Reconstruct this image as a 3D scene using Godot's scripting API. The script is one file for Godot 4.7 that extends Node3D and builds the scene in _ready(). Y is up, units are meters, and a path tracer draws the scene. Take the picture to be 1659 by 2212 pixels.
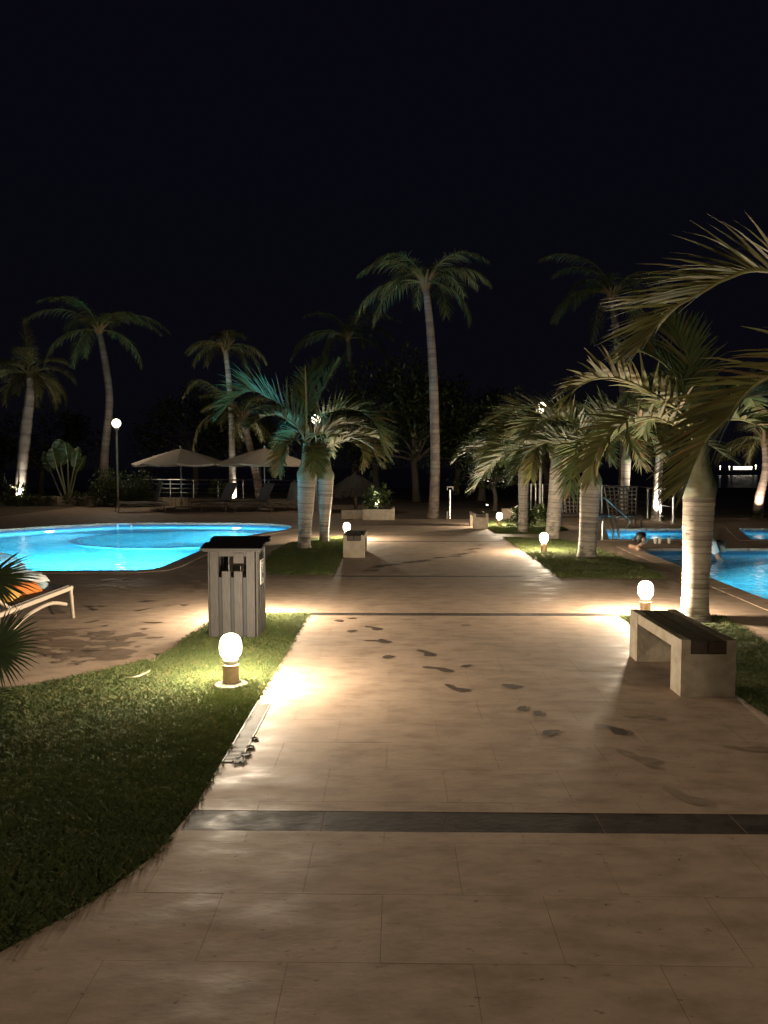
extends Node3D

# ---------------------------------------------------------------- mesh helper
class MB:
	var v := PackedVector3Array()
	var n := PackedVector3Array()
	var c := PackedColorArray()
	var ix := PackedInt32Array()
	var col := Color(1, 1, 1)
	func tri(a: Vector3, b: Vector3, d: Vector3) -> void:
		var nn := (b - a).cross(d - a).normalized()
		var i := v.size()
		v.append(a); v.append(b); v.append(d)
		n.append(nn); n.append(nn); n.append(nn)
		c.append(col); c.append(col); c.append(col)
		ix.append(i); ix.append(i + 2); ix.append(i + 1)
	func quad(a: Vector3, b: Vector3, d: Vector3, e: Vector3) -> void:
		tri(a, b, d); tri(a, d, e)
	func vert(p: Vector3, nn: Vector3, cc: Color) -> int:
		v.append(p); n.append(nn); c.append(cc)
		return v.size() - 1
	func face(a: int, b: int, d: int) -> void:
		ix.append(a); ix.append(d); ix.append(b)
	# box with chamfered edges, centre at p, full size s, turned by t
	func box(p: Vector3, s: Vector3, bev := 0.0, t := Basis.IDENTITY) -> void:
		var h := s * 0.5
		bev = minf(bev, minf(h.x, minf(h.y, h.z)) * 0.9)
		for ax in 3:
			for sg in [-1.0, 1.0]:
				var u := (ax + 1) % 3
				var w := (ax + 2) % 3
				var q := []
				for k in [[-1, -1], [1, -1], [1, 1], [-1, 1]]:
					var x := Vector3.ZERO
					x[ax] = sg * h[ax]
					x[u] = k[0] * (h[u] - bev)
					x[w] = k[1] * (h[w] - bev)
					q.append(p + t * x)
				if sg > 0: quad(q[0], q[1], q[2], q[3])
				else: quad(q[3], q[2], q[1], q[0])
		if bev <= 0.0: return
		for ax in 3:
			var u := (ax + 1) % 3
			var w := (ax + 2) % 3
			for su in [-1.0, 1.0]:
				for sw in [-1.0, 1.0]:
					var q := []
					for e in [[-1, 0], [1, 0], [1, 1], [-1, 1]]:
						var x := Vector3.ZERO
						x[ax] = e[0] * (h[ax] - bev)
						x[u] = su * (h[u] - (bev if e[1] == 1 else 0.0))
						x[w] = sw * (h[w] - (0.0 if e[1] == 1 else bev))
						q.append(p + t * x)
					if su * sw > 0: quad(q[0], q[1], q[2], q[3])
					else: quad(q[3], q[2], q[1], q[0])
		for sx in [-1.0, 1.0]:
			for sy in [-1.0, 1.0]:
				for sz in [-1.0, 1.0]:
					var a := p + t * Vector3(sx * h.x, sy * (h.y - bev), sz * (h.z - bev))
					var b := p + t * Vector3(sx * (h.x - bev), sy * h.y, sz * (h.z - bev))
					var d := p + t * Vector3(sx * (h.x - bev), sy * (h.y - bev), sz * h.z)
					if sx * sy * sz > 0: tri(a, b, d)
					else: tri(a, d, b)
	# a tube through pts with one radius and one colour for each point
	func tube(pts: PackedVector3Array, rad: PackedFloat32Array, sides := 8, cols := PackedColorArray(), cap := true) -> void:
		var m := pts.size()
		var start := v.size()
		var ref := Vector3.RIGHT
		for i in m:
			var t := (pts[mini(i + 1, m - 1)] - pts[maxi(i - 1, 0)]).normalized()
			if absf(ref.dot(t)) > 0.95: ref = Vector3.FORWARD if absf(t.z) < 0.9 else Vector3.UP
			var s := (ref - t * ref.dot(t)).normalized()
			ref = s
			var u := t.cross(s)
			var cc: Color = cols[i] if cols.size() > i else col
			for k in sides:
				var a := TAU * k / sides
				var d := s * cos(a) + u * sin(a)
				vert(pts[i] + d * rad[mini(i, rad.size() - 1)], d, cc)
		for i in m - 1:
			for k in sides:
				var a := start + i * sides + k
				var b := start + i * sides + (k + 1) % sides
				face(a, b, b + sides)
				face(a, b + sides, a + sides)
		if cap:
			for e in [0, m - 1]:
				var ctr := vert(pts[e], (pts[e] - pts[1 if e == 0 else m - 2]).normalized(), cols[e] if cols.size() > e else col)
				for k in sides:
					var a: int = start + e * sides + k
					var b: int = start + e * sides + (k + 1) % sides
					if e == 0: face(ctr, b, a)
					else: face(ctr, a, b)
	func bar(a: Vector3, b: Vector3, r: float, sides := 8) -> void:
		tube(PackedVector3Array([a, b]), PackedFloat32Array([r, r]), sides)
	# profile of [radius, height] pairs turned about the vertical through p
	func lathe(p: Vector3, prof: Array, sides := 20) -> void:
		var start := v.size()
		var m := prof.size()
		for i in m:
			var a: Array = prof[maxi(i - 1, 0)]
			var b: Array = prof[mini(i + 1, m - 1)]
			var t := Vector2(b[0] - a[0], b[1] - a[1]).normalized()
			for k in sides:
				var g := TAU * k / sides
				var d := Vector3(cos(g), 0, sin(g))
				vert(p + d * prof[i][0] + Vector3.UP * prof[i][1], (d * t.y - Vector3.UP * t.x).normalized(), col)
		for i in m - 1:
			for k in sides:
				var a := start + i * sides + k
				var b := start + i * sides + (k + 1) % sides
				face(a, a + sides, b + sides)
				face(a, b + sides, b)
	func prism(poly: PackedVector2Array, y0: float, y1: float, sides := true, bottom := false) -> void:
		if poly.size() < 3: return
		if Geometry2D.is_polygon_clockwise(poly): poly.reverse()
		var t := Geometry2D.triangulate_polygon(poly)
		for k in t.size() / 3:
			var a := poly[t[3 * k]]
			var b := poly[t[3 * k + 1]]
			var d := poly[t[3 * k + 2]]
			var f := (b - a).cross(d - a) < 0
			var A := Vector3(a.x, y1, a.y)
			var B := Vector3(b.x, y1, b.y)
			var D := Vector3(d.x, y1, d.y)
			if f: tri(A, B, D)
			else: tri(A, D, B)
		if sides:
			var rev := (Geometry2D.is_polygon_clockwise(poly))
			for k in poly.size():
				var a := poly[k]
				var b := poly[(k + 1) % poly.size()]
				var q := [Vector3(a.x, y0, a.y), Vector3(b.x, y0, b.y), Vector3(b.x, y1, b.y), Vector3(a.x, y1, a.y)]
				if rev: quad(q[0], q[1], q[2], q[3])
				else: quad(q[3], q[2], q[1], q[0])
	func fix_winding() -> void:
		for k in ix.size() / 3:
			var a := ix[3 * k]
			var b := ix[3 * k + 2]
			var d := ix[3 * k + 1]
			if (v[b] - v[a]).cross(v[d] - v[a]).dot(n[a] + n[b] + n[d]) < 0:
				ix[3 * k + 2] = d
				ix[3 * k + 1] = b
	func mesh() -> ArrayMesh:
		var arr := []
		arr.resize(Mesh.ARRAY_MAX)
		arr[Mesh.ARRAY_VERTEX] = v
		arr[Mesh.ARRAY_NORMAL] = n
		arr[Mesh.ARRAY_COLOR] = c
		arr[Mesh.ARRAY_INDEX] = ix
		var m := ArrayMesh.new()
		m.add_surface_from_arrays(Mesh.PRIMITIVE_TRIANGLES, arr)
		return m

var M := {}
var rng := RandomNumberGenerator.new()
var used := {}

# ---------------------------------------------------------------- naming helpers
func numbered(s: String) -> String:
	if not used.has(s):
		used[s] = 0
		return s
	used[s] += 1
	return "%s_%03d" % [s, used[s]]

func tag(o: Node, label: String, category: String, group := "", kind := "") -> void:
	if label: o.set_meta("label", label)
	if category: o.set_meta("category", category)
	if group: o.set_meta("group", group)
	if kind: o.set_meta("kind", kind)

func thing(called: String, label: String, category: String, at := Vector3.ZERO, turn := 0.0, group := "") -> Node3D:
	var o := Node3D.new()
	o.name = numbered(called)
	add_child(o, true)
	o.position = at
	o.rotation.y = turn
	tag(o, label, category, group)
	return o

func part(called: String, mb: MB, mat: Material, parent: Node) -> MeshInstance3D:
	return inst(called, mb.mesh(), mat, parent)

func inst(called: String, mesh: Mesh, mat: Material, parent: Node) -> MeshInstance3D:
	var o := MeshInstance3D.new()
	o.mesh = mesh
	o.material_override = mat
	o.name = numbered(called) if parent == self else called
	parent.add_child(o, true)
	return o

func struct(called: String, mb: MB, mat: Material) -> MeshInstance3D:
	var o := part(called, mb, mat, self)
	o.set_meta("kind", "structure")
	return o

func copy_of(o: Node3D, at: Vector3, turn: float, label: String) -> Node3D:
	var c: Node3D = o.duplicate()
	c.name = numbered(String(o.name).rstrip("_0123456789"))
	add_child(c, true)
	c.position = at
	c.rotation.y = turn
	c.set_meta("label", label)
	return c

# ---------------------------------------------------------------- photo geometry (a pixel gives a direction; distance comes from the ground or a known depth)
const EYE := Vector3(0, 1.6, 0)
var cam_basis: Basis
func ray(x: float, y: float) -> Vector3:
	return cam_basis * Vector3((x - 829.5) / 1662.0, (1106.0 - y) / 1662.0, -1)
func gp(x: float, y: float, h := 0.0) -> Vector3:
	var d := ray(x, y)
	return EYE + d * ((h - EYE.y) / d.y)
func gp2(x: float, y: float) -> Vector2:
	var p := gp(x, y)
	return Vector2(p.x, p.z)
func at_z(x: float, y: float, z: float) -> Vector3:
	var d := ray(x, y)
	return EYE + d * (z / d.z)

# ---------------------------------------------------------------- materials
func lin(r: float, g: float, b: float) -> Color:
	return Color(r, g, b).linear_to_srgb()

func noise_tex(freq: float, seed_: int, stops: Array, size := 512, octaves := 5, kind := FastNoiseLite.TYPE_SIMPLEX_SMOOTH, lac := 2.0, gain := 0.5) -> NoiseTexture2D:
	var f := FastNoiseLite.new()
	f.noise_type = kind
	f.seed = seed_
	f.frequency = freq
	f.fractal_octaves = octaves
	f.fractal_lacunarity = lac
	f.fractal_gain = gain
	var t := NoiseTexture2D.new()
	t.width = size
	t.height = size
	t.seamless = true
	t.noise = f
	if stops:
		var g := Gradient.new()
		g.offsets = PackedFloat32Array(stops.map(func(s): return s[0]))
		g.colors = PackedColorArray(stops.map(func(s): return s[1]))
		t.color_ramp = g
	return t

func mat(c: Color, rough := 0.8, metal := 0.0) -> StandardMaterial3D:
	var m := StandardMaterial3D.new()
	m.albedo_color = c
	m.roughness = rough
	m.metallic = metal
	return m

func tri_map(m: StandardMaterial3D, scale: Vector3, world := true) -> void:
	m.uv1_triplanar = true
	m.uv1_world_triplanar = world
	m.uv1_scale = scale

func vcol(rough := 0.7) -> StandardMaterial3D:
	var m := StandardMaterial3D.new()
	m.vertex_color_use_as_albedo = true
	m.roughness = rough
	return m

func leaf_mat(back: float, rough := 0.45) -> StandardMaterial3D:
	var m := vcol(rough)
	m.backlight_enabled = true
	m.backlight = Color(back, back, back)
	m.cull_mode = BaseMaterial3D.CULL_DISABLED
	return m

func glow(c: Color, e: float) -> StandardMaterial3D:
	var m := mat(Color(0.9, 0.9, 0.88), 0.4)
	m.emission_enabled = true
	m.emission = c
	m.emission_energy_multiplier = e
	return m

func make_materials() -> void:
	var grey := func(x): return Color(x, x, x)
	var stone_tex := noise_tex(0.006, 3, [[0.0, Color(0.8, 0.76, 0.72)], [0.3, Color(0.9, 0.885, 0.87)], [0.55, Color(0.96, 0.95, 0.94)], [0.8, Color(1, 0.99, 0.98)], [1.0, Color(0.92, 0.9, 0.87)]], 1024, 6, FastNoiseLite.TYPE_SIMPLEX_SMOOTH, 2.1, 0.58)
	var pit_tex := noise_tex(0.022, 11, [[0.0, Color(0.55, 0.48, 0.42)], [0.13, Color(0.74, 0.69, 0.63)], [0.23, Color(1, 1, 1)], [1.0, Color(1, 1, 1)]], 1024, 5, FastNoiseLite.TYPE_SIMPLEX_SMOOTH, 2.2, 0.6)
	var stone_height := noise_tex(0.02, 7, [], 1024, 6, FastNoiseLite.TYPE_SIMPLEX_SMOOTH, 2.2, 0.6)
	var stone_rough := noise_tex(0.008, 19, [[0.0, grey.call(0.54)], [0.35, grey.call(0.72)], [1.0, grey.call(0.92)]], 512, 5)
	var tints := [lin(0.435, 0.32, 0.232), lin(0.43, 0.316, 0.228), lin(0.44, 0.324, 0.236), lin(0.433, 0.318, 0.23)]
	for i in 4:
		var m := mat(tints[i], 1.0)
		m.albedo_texture = stone_tex
		m.roughness_texture = stone_rough
		m.heightmap_enabled = true
		m.heightmap_texture = stone_height
		m.heightmap_scale = 0.05
		tri_map(m, Vector3(0.42, 0.6, 0.85))
		m.uv1_offset = Vector3(0.003 * i, 0, 0.004 * i)
		m.detail_enabled = true
		m.detail_blend_mode = BaseMaterial3D.BLEND_MODE_MUL
		m.detail_albedo = pit_tex
		m.detail_uv_layer = BaseMaterial3D.DETAIL_UV_2
		m.uv2_triplanar = true
		m.uv2_world_triplanar = true
		m.uv2_scale = Vector3(0.55, 0.7, 1.15)
		m.uv2_offset = Vector3(0.005 * i, 0, 0.002 * i)
		M["stone%d" % i] = m
	M.bed = mat(lin(0.43, 0.315, 0.228), 0.9)
	M.bed.albedo_texture = stone_tex
	tri_map(M.bed, Vector3(0.42, 0.6, 0.85))
	M.wet = mat(lin(0.1, 0.066, 0.044), 0.6)
	M.wet.albedo_texture = stone_tex
	tri_map(M.wet, Vector3(0.8, 0.8, 1.4))
	M.wet_mid = mat(lin(0.22, 0.155, 0.107), 0.5)
	M.wet_mid.albedo_texture = stone_tex
	tri_map(M.wet_mid, Vector3(0.8, 0.8, 1.4))
	M.wet_faint = mat(lin(0.31, 0.23, 0.165), 0.5)
	M.wet_faint.albedo_texture = stone_tex
	tri_map(M.wet_faint, Vector3(0.8, 0.8, 1.4))
	for i in 2:
		var d := mat(lin(0.06, 0.046, 0.037) if i == 0 else lin(0.068, 0.052, 0.042), 1.0)
		d.albedo_texture = noise_tex(0.02, 31 + i, [[0.0, Color(0.6, 0.55, 0.5)], [0.5, Color(0.9, 0.88, 0.86)], [1.0, Color(1, 1, 1)]], 256)
		d.roughness_texture = stone_rough
		d.heightmap_enabled = true
		d.heightmap_texture = stone_height
		d.heightmap_scale = 0.06
		tri_map(d, Vector3(0.9, 0.9, 1.4))
		M["dark%d" % i] = d
	var conc := noise_tex(0.012, 41, [[0.0, Color(0.82, 0.8, 0.77)], [0.5, Color(0.95, 0.94, 0.92)], [1.0, Color(1, 1, 1)]], 512, 6)
	M.concrete = mat(lin(0.43, 0.37, 0.29), 0.85)
	M.concrete.albedo_texture = conc
	M.concrete.heightmap_enabled = true
	M.concrete.heightmap_texture = stone_height
	M.concrete.heightmap_scale = 0.25
	tri_map(M.concrete, Vector3(0.9, 0.9, 0.9))
	M.disc = mat(lin(0.1, 0.095, 0.075), 0.95)
	M.disc.albedo_texture = conc
	tri_map(M.disc, Vector3(2, 2, 2))
	M.wallstone = mat(lin(0.36, 0.29, 0.22), 0.9)
	M.wallstone.albedo_texture = stone_tex
	tri_map(M.wallstone, Vector3(0.8, 0.8, 0.8))
	var wood_tex := noise_tex(0.03, 51, [[0.0, Color(0.55, 0.5, 0.46)], [0.5, Color(0.88, 0.86, 0.83)], [1.0, Color(1, 1, 1)]], 512, 5)
	M.bench_wood = mat(lin(0.075, 0.052, 0.036), 0.6)
	M.bench_wood.albedo_texture = wood_tex
	tri_map(M.bench_wood, Vector3(3.0, 3.0, 0.35))
	M.slat_wood = mat(lin(0.056, 0.05, 0.044), 0.6)
	M.slat_wood.albedo_texture = wood_tex
	tri_map(M.slat_wood, Vector3(4.0, 0.4, 4.0))
	M.slat_dark = mat(lin(0.046, 0.041, 0.036), 0.6)
	M.slat_dark.albedo_texture = wood_tex
	tri_map(M.slat_dark, Vector3(4.4, 0.45, 4.4))
	M.roof_wood = mat(lin(0.035, 0.032, 0.03), 0.7)
	M.roof_wood.albedo_texture = wood_tex
	tri_map(M.roof_wood, Vector3(4.0, 4.0, 0.5))
	M.black = mat(lin(0.012, 0.012, 0.012), 0.6)
	M.white_plate = mat(lin(0.62, 0.6, 0.56), 0.4)
	M.steel = mat(lin(0.55, 0.55, 0.55), 0.28, 1.0)
	M.galv = mat(lin(0.3, 0.28, 0.25), 0.55, 0.6)
	M.grate = mat(lin(0.15, 0.135, 0.11), 0.7, 0.0)
	M.post_grey = mat(lin(0.22, 0.2, 0.18), 0.5, 0.2)
	M.clay = mat(lin(0.44, 0.31, 0.235), 0.85)
	M.clay.albedo_texture = conc
	tri_map(M.clay, Vector3(3, 3, 3))
	M.collar = mat(lin(0.6, 0.55, 0.48), 0.6)
	M.globe = glow(Color(1.0, 0.93, 0.78), 5.0)
	M.post_globe = glow(Color(1.0, 0.92, 0.76), 5.0)
	M.uplens = glow(Color(1.0, 0.95, 0.88), 4.0)
	M.pool_lens = glow(Color(0.85, 0.97, 1.0), 6.0)
	M.far_bulb = glow(Color(1.0, 0.95, 0.85), 5.0)
	M.sand = mat(lin(0.19, 0.145, 0.1), 0.95)
	M.sand.albedo_texture = stone_tex
	tri_map(M.sand, Vector3(0.15, 0.15, 0.15))
	M.soil = mat(lin(0.036, 0.042, 0.016), 0.95)
	M.soil.albedo_texture = noise_tex(0.03, 61, [[0.0, Color(0.6, 0.6, 0.5)], [1.0, Color(1, 1, 1)]], 256)
	tri_map(M.soil, Vector3(1.5, 1.5, 1.5))
	M.sea = mat(lin(0.01, 0.013, 0.02), 0.25)
	# pool
	M.pool_floor = mat(lin(0.045, 0.46, 0.62), 0.7)
	M.pool_floor.albedo_texture = noise_tex(0.01, 71, [[0.0, Color(0.85, 0.9, 0.92)], [1.0, Color(1, 1, 1)]], 256)
	tri_map(M.pool_floor, Vector3(0.3, 0.3, 0.3))
	M.pool_band = mat(lin(0.035, 0.13, 0.24), 0.35)
	M.pool_line = mat(lin(0.02, 0.12, 0.24), 0.5)
	var ripple := noise_tex(0.012, 81, [], 512, 3)
	for k in [["water", 0.7], ["water_b", 0.9]]:
		var w := mat(Color(0.93, 0.985, 1.0, 0.0), 0.0)
		w.transparency = BaseMaterial3D.TRANSPARENCY_ALPHA
		w.refraction_enabled = true
		w.refraction_scale = 0.033
		w.heightmap_enabled = true
		w.heightmap_texture = ripple
		w.heightmap_scale = k[1]
		tri_map(w, Vector3(0.35, 0.35, 0.55))
		M[k[0]] = w
	# plants
	M.frond = leaf_mat(0.3, 0.58)
	M.leaf = leaf_mat(0.3, 0.4)
	M.bark = vcol(0.85)
	M.shaft = vcol(0.5)
	M.grass = leaf_mat(0.35, 0.8)
	# cloth, skin, plastics
	M.canvas = mat(lin(0.36, 0.29, 0.22), 0.9)
	M.canvas.backlight_enabled = true
	M.canvas.backlight = Color(0.2, 0.18, 0.15)
	M.sling = mat(lin(0.16, 0.14, 0.12), 0.85)
	M.frame_beige = mat(lin(0.36, 0.29, 0.22), 0.55)
	M.frame_dark = mat(lin(0.13, 0.11, 0.09), 0.55)
	M.towel_white = mat(lin(0.62, 0.62, 0.6), 0.95)
	M.towel_blue = mat(lin(0.36, 0.46, 0.5), 0.95)
	M.towel_orange = mat(lin(0.62, 0.17, 0.03), 0.95)
	M.towel_yellow = mat(lin(0.62, 0.36, 0.08), 0.95)
	M.skin = mat(lin(0.3, 0.18, 0.12), 0.5)
	M.hair = mat(lin(0.012, 0.01, 0.008), 0.5)
	M.shirt = mat(lin(0.68, 0.68, 0.68), 0.9)
	M.grey_shirt = mat(lin(0.2, 0.2, 0.21), 0.9)
	M.swim = mat(lin(0.02, 0.02, 0.03), 0.7)
	M.thatch = vcol(0.95)
	M.lattice = mat(lin(0.075, 0.06, 0.048), 0.7)
	M.clear = mat(Color(0.85, 0.92, 0.95, 0.3), 0.08)
	M.clear.transparency = BaseMaterial3D.TRANSPARENCY_ALPHA
	M.litter = mat(lin(0.45, 0.4, 0.25), 0.8)

# ---------------------------------------------------------------- lights
const WARM := Color(1.0, 0.92, 0.8)
func lamp_light(parent: Node, at: Vector3, e: float, size: float, c := WARM) -> void:
	var l := OmniLight3D.new()
	l.light_color = c
	l.light_energy = e
	l.light_size = size
	l.omni_range = 60
	l.omni_attenuation = 2.0
	l.shadow_enabled = true
	l.name = "lamp_light"
	parent.add_child(l, true)
	l.position = at

func bollard(at: Vector3, label: String, e := 3.2) -> Node3D:
	var t := thing("bollard_lamp", label, "lamp", at, 0, "bollard lamps along the path")
	var b := MB.new()
	var ring := []
	for k in 9: ring.append([0.14 - 0.004 * sin(k), 0.0])
	b.lathe(Vector3.ZERO, [[0.125, -0.02], [0.122, 0.004], [0.11, 0.01], [0.0, 0.021]], 24)
	part("base_disc", b, M.disc, t)
	b = MB.new()
	b.lathe(Vector3.ZERO, [[0.058, 0.02], [0.058, 0.025], [0.057, 0.09], [0.06, 0.145], [0.062, 0.15], [0.054, 0.156], [0.0, 0.156]], 24)
	part("pedestal", b, M.clay, t)
	b = MB.new()
	b.lathe(Vector3.ZERO, [[0.05, 0.154], [0.052, 0.165], [0.055, 0.185], [0.05, 0.193], [0.0, 0.193]], 24)
	part("collar", b, M.collar, t)
	b = MB.new()
	b.lathe(Vector3.ZERO, [[0.0, 0.192], [0.045, 0.194], [0.066, 0.21], [0.079, 0.235], [0.083, 0.27], [0.081, 0.31], [0.072, 0.343], [0.054, 0.366], [0.028, 0.378], [0.0, 0.381]], 28)
	part("globe", b, M.globe, t)
	lamp_light(t, Vector3(0, 0.29, 0), e, 0.07)
	return t

func post_lamp(at: Vector3, label: String, e: float) -> Node3D:
	var t := thing("post_lamp", label, "lamp", at, 0, "globe lamps on tall posts")
	var b := MB.new()
	b.lathe(Vector3.ZERO, [[0.11, 0.0], [0.11, 0.02], [0.06, 0.04], [0.045, 0.1], [0.042, 3.1], [0.0, 3.1]], 14)
	part("post", b, M.post_grey, t)
	b = MB.new()
	b.lathe(Vector3.ZERO, [[0.05, 3.08], [0.09, 3.1], [0.1, 3.16], [0.085, 3.2], [0.0, 3.2]], 14)
	part("cup", b, M.post_grey, t)
	b = MB.new()
	var pr := []
	for k in 17:
		var a := PI * k / 16.0
		pr.append([0.17 * sin(a), 3.36 - 0.17 * cos(a)])
	b.lathe(Vector3.ZERO, pr, 28)
	part("globe", b, M.post_globe, t)
	lamp_light(t, Vector3(0, 3.36, 0), e, 0.15)
	return t

func uplight(at: Vector3, target: Vector3, e: float, label: String, angle := 32.0, c := Color(1, 0.95, 0.88)) -> void:
	var t := thing("garden_spotlight", label, "lamp", at, 0, "garden spotlights aimed up at plants")
	var d := (target - at).normalized()
	var b := MB.new()
	b.tube(PackedVector3Array([Vector3(0, 0, 0), Vector3(0, 0.05, 0)]), PackedFloat32Array([0.03, 0.02]), 10)
	var o := Vector3(0, 0.09, 0)
	b.tube(PackedVector3Array([o - d * 0.06, o - d * 0.05, o + d * 0.05]), PackedFloat32Array([0.03, 0.045, 0.05]), 14)
	part("housing", b, M.black, t)
	b = MB.new()
	b.tube(PackedVector3Array([o + d * 0.051, o + d * 0.056]), PackedFloat32Array([0.042, 0.04]), 14)
	part("lens", b, M.uplens, t)
	var l := SpotLight3D.new()
	l.light_color = c
	l.light_energy = e
	l.light_size = 0.04
	l.spot_range = 30
	l.spot_attenuation = 2.0
	l.spot_angle = angle
	l.spot_angle_attenuation = 0.6
	l.shadow_enabled = true
	l.name = "spot_light"
	t.add_child(l, true)
	l.position = o + d * 0.07
	l.look_at_from_position(l.position + at, l.position + at + d, Vector3.UP if absf(d.y) < 0.98 else Vector3.RIGHT)
	l.position = o + d * 0.07

# ---------------------------------------------------------------- curves and palms
func smooth(pts: Array, per := 6) -> PackedVector3Array:
	var out := PackedVector3Array()
	for i in pts.size() - 1:
		var a: Vector3 = pts[maxi(i - 1, 0)]
		var b: Vector3 = pts[i]
		var c: Vector3 = pts[i + 1]
		var d: Vector3 = pts[mini(i + 2, pts.size() - 1)]
		for k in per:
			out.append(b.cubic_interpolate(c, a, d, float(k) / per))
	out.append(pts[-1])
	return out

func arch(o: Vector3, az: float, e0: float, e1: float, length: float, power := 1.0) -> Array:
	var out := [o]
	var p := o
	var n := 7
	for k in n:
		var u := pow((k + 0.5) / n, power)
		var e := deg_to_rad(lerpf(e0, e1, u))
		var a := deg_to_rad(az)
		p += Vector3(cos(a) * cos(e), sin(e), sin(a) * cos(e)) * (length / n)
		out.append(p)
	return out

# leaf: n pairs, len, w (leaflet), vee, fwd0, fwd1 (degrees), droop, r (rachis), bare (share of the stalk without leaflets)
func frond(pts: Array, lf: Dictionary, col: Color, parent: Node, called := "frond") -> void:
	var cv := smooth(pts, 6)
	var m := cv.size()
	var mb := MB.new()
	var rr := PackedFloat32Array()
	var cc := PackedColorArray()
	var stalk: Color = lf.get("stalk", Color(0.16, 0.15, 0.05))
	for i in m:
		rr.append(lerpf(lf.r, lf.r * 0.18, float(i) / (m - 1)))
		cc.append(stalk.lerp(col, 0.25 + 0.4 * i / m))
	mb.tube(cv, rr, 5, cc)
	var flat := cv[m - 1] - cv[0]
	flat.y = 0
	var S := flat.normalized().cross(Vector3.UP)
	var roll: float = lf.get("roll", 0.0) + rng.randf_range(-0.15, 0.15)
	var n: int = lf.n
	var bare: float = lf.get("bare", 0.16)
	for k in n:
		var u := bare + (1.0 - bare) * (k + 0.5) / n
		var f := u * (m - 1)
		var i := mini(int(f), m - 2)
		var P := cv[i].lerp(cv[i + 1], f - i)
		var T := (cv[mini(i + 2, m - 1)] - cv[maxi(i - 1, 0)]).normalized()
		var s2 := S.rotated(T, roll)
		s2 = (s2 - T * s2.dot(T)).normalized()
		var N := s2.cross(T)
		var q := (u - bare) / (1.0 - bare)
		var L: float = lf.len * (0.5 + 0.5 * sin(PI * clampf(q * 0.85 + 0.12, 0, 1))) * (1.0 - 0.35 * q * q) * rng.randf_range(0.86, 1.08)
		for sg in [-1.0, 1.0]:
			if rng.randf() < lf.get("gap", 0.02): continue
			var fw := deg_to_rad(lerpf(lf.fwd0, lf.fwd1, q) + rng.randf_range(-10, 10))
			var ve := deg_to_rad(lf.vee + rng.randf_range(-18, 18))
			var dir: Vector3 = ((s2 * sg * cos(ve) + N * sin(ve)) * cos(fw) + T * sin(fw)).normalized()
			var c2 := col * rng.randf_range(0.7, 1.25)
			if rng.randf() < 0.05: c2 = Color(0.16, 0.11, 0.05) * rng.randf_range(0.7, 1.1)
			c2.r *= rng.randf_range(0.9, 1.2)
			c2.a = 1
			var p := P
			var w: float = lf.w * rng.randf_range(0.8, 1.15)
			var prev := -1
			var segs := 4
			var ws := [0.5, 1.0, 0.85, 0.5, 0.04]
			var dr: float = lf.droop * rng.randf_range(0.5, 1.9)
			for j in segs + 1:
				var wd := (T - dir * T.dot(dir)).normalized()
				var nn := wd.cross(dir)
				var a := mb.vert(p - wd * w * ws[j] * 0.5, nn, c2)
				mb.vert(p + wd * w * ws[j] * 0.5, nn, c2)
				if prev >= 0:
					mb.face(prev, prev + 1, a + 1)
					mb.face(prev, a + 1, a)
				prev = a
				p += dir * (L / segs)
				dir = (dir + Vector3.DOWN * dr * (j + 1) / segs).normalized()
	part(called, mb, M.frond, parent)

# trunk through control points [offset, radius]; ringed with leaf scars
func trunk(ctrl: Array, ring: float, pale: Color, dark: Color, parent: Node, sides := 14, rough_r := 0.04, blotch := 0.25) -> void:
	var pts := smooth(ctrl.map(func(a): return a[0]), 12)
	var rads := smooth(ctrl.map(func(a): return Vector3(a[1], 0, 0)), 12)
	var length := 0.0
	for i in pts.size() - 1: length += pts[i].distance_to(pts[i + 1])
	var rings := maxi(4, int(length / ring))
	var P := PackedVector3Array()
	var R := PackedFloat32Array()
	var C := PackedColorArray()
	var sample := func(u: float) -> Array:
		var f := clampf(u, 0, 1) * (pts.size() - 1)
		var i := mini(int(f), pts.size() - 2)
		return [pts[i].lerp(pts[i + 1], f - i), lerpf(rads[i].x, rads[i + 1].x, f - i)]
	for k in rings:
		var j := rng.randf_range(-0.32, 0.32)
		var tone := pale * rng.randf_range(1.0 - blotch, 1.0 + blotch * 0.6)
		if rng.randf() < blotch * 0.35: tone = pale.lerp(dark, 0.55)
		tone.a = 1
		var scar := dark.lerp(tone, rng.randf_range(0.0, 0.38))
		for s in [[0.0, 1.0 - rough_r, scar], [0.1, 1.0, tone], [0.5, 1.0 + rough_r * 0.3, tone], [0.88, 1.0 + rough_r * 0.2, tone]]:
			var q: Array = sample.call((k + s[0] + j * (1.0 if s[0] > 0 else 0.4)) / rings)
			P.append(q[0]); R.append(q[1] * s[1]); C.append(s[2])
	P.append(pts[-1]); R.append(rads[-1].x); C.append(pale)
	var mb := MB.new()
	mb.tube(P, R, sides, C)
	# uneven bark: each vertex a little off and a little off-tone
	var patch := FastNoiseLite.new()
	patch.seed = rng.randi() % 1000
	patch.frequency = 3.2
	var mossy := length * 0.38
	for i in mb.v.size():
		if mb.v[i].y < mossy and patch.get_noise_3d(mb.v[i].x * 1.3, mb.v[i].y * 2.2, mb.v[i].z * 1.3) > 0.05 + 0.3 * mb.v[i].y / mossy:
			mb.c[i] = mb.c[i].lerp(Color(0.075, 0.055, 0.035), 0.7)
		var jit := rng.randf_range(-0.02, 0.02)
		mb.v[i] += mb.n[i] * jit * 0.2
		var c: Color = mb.c[i] * rng.randf_range(0.82, 1.14)
		c.a = 1
		mb.c[i] = c
	part("trunk", mb, M.bark, parent)

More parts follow.
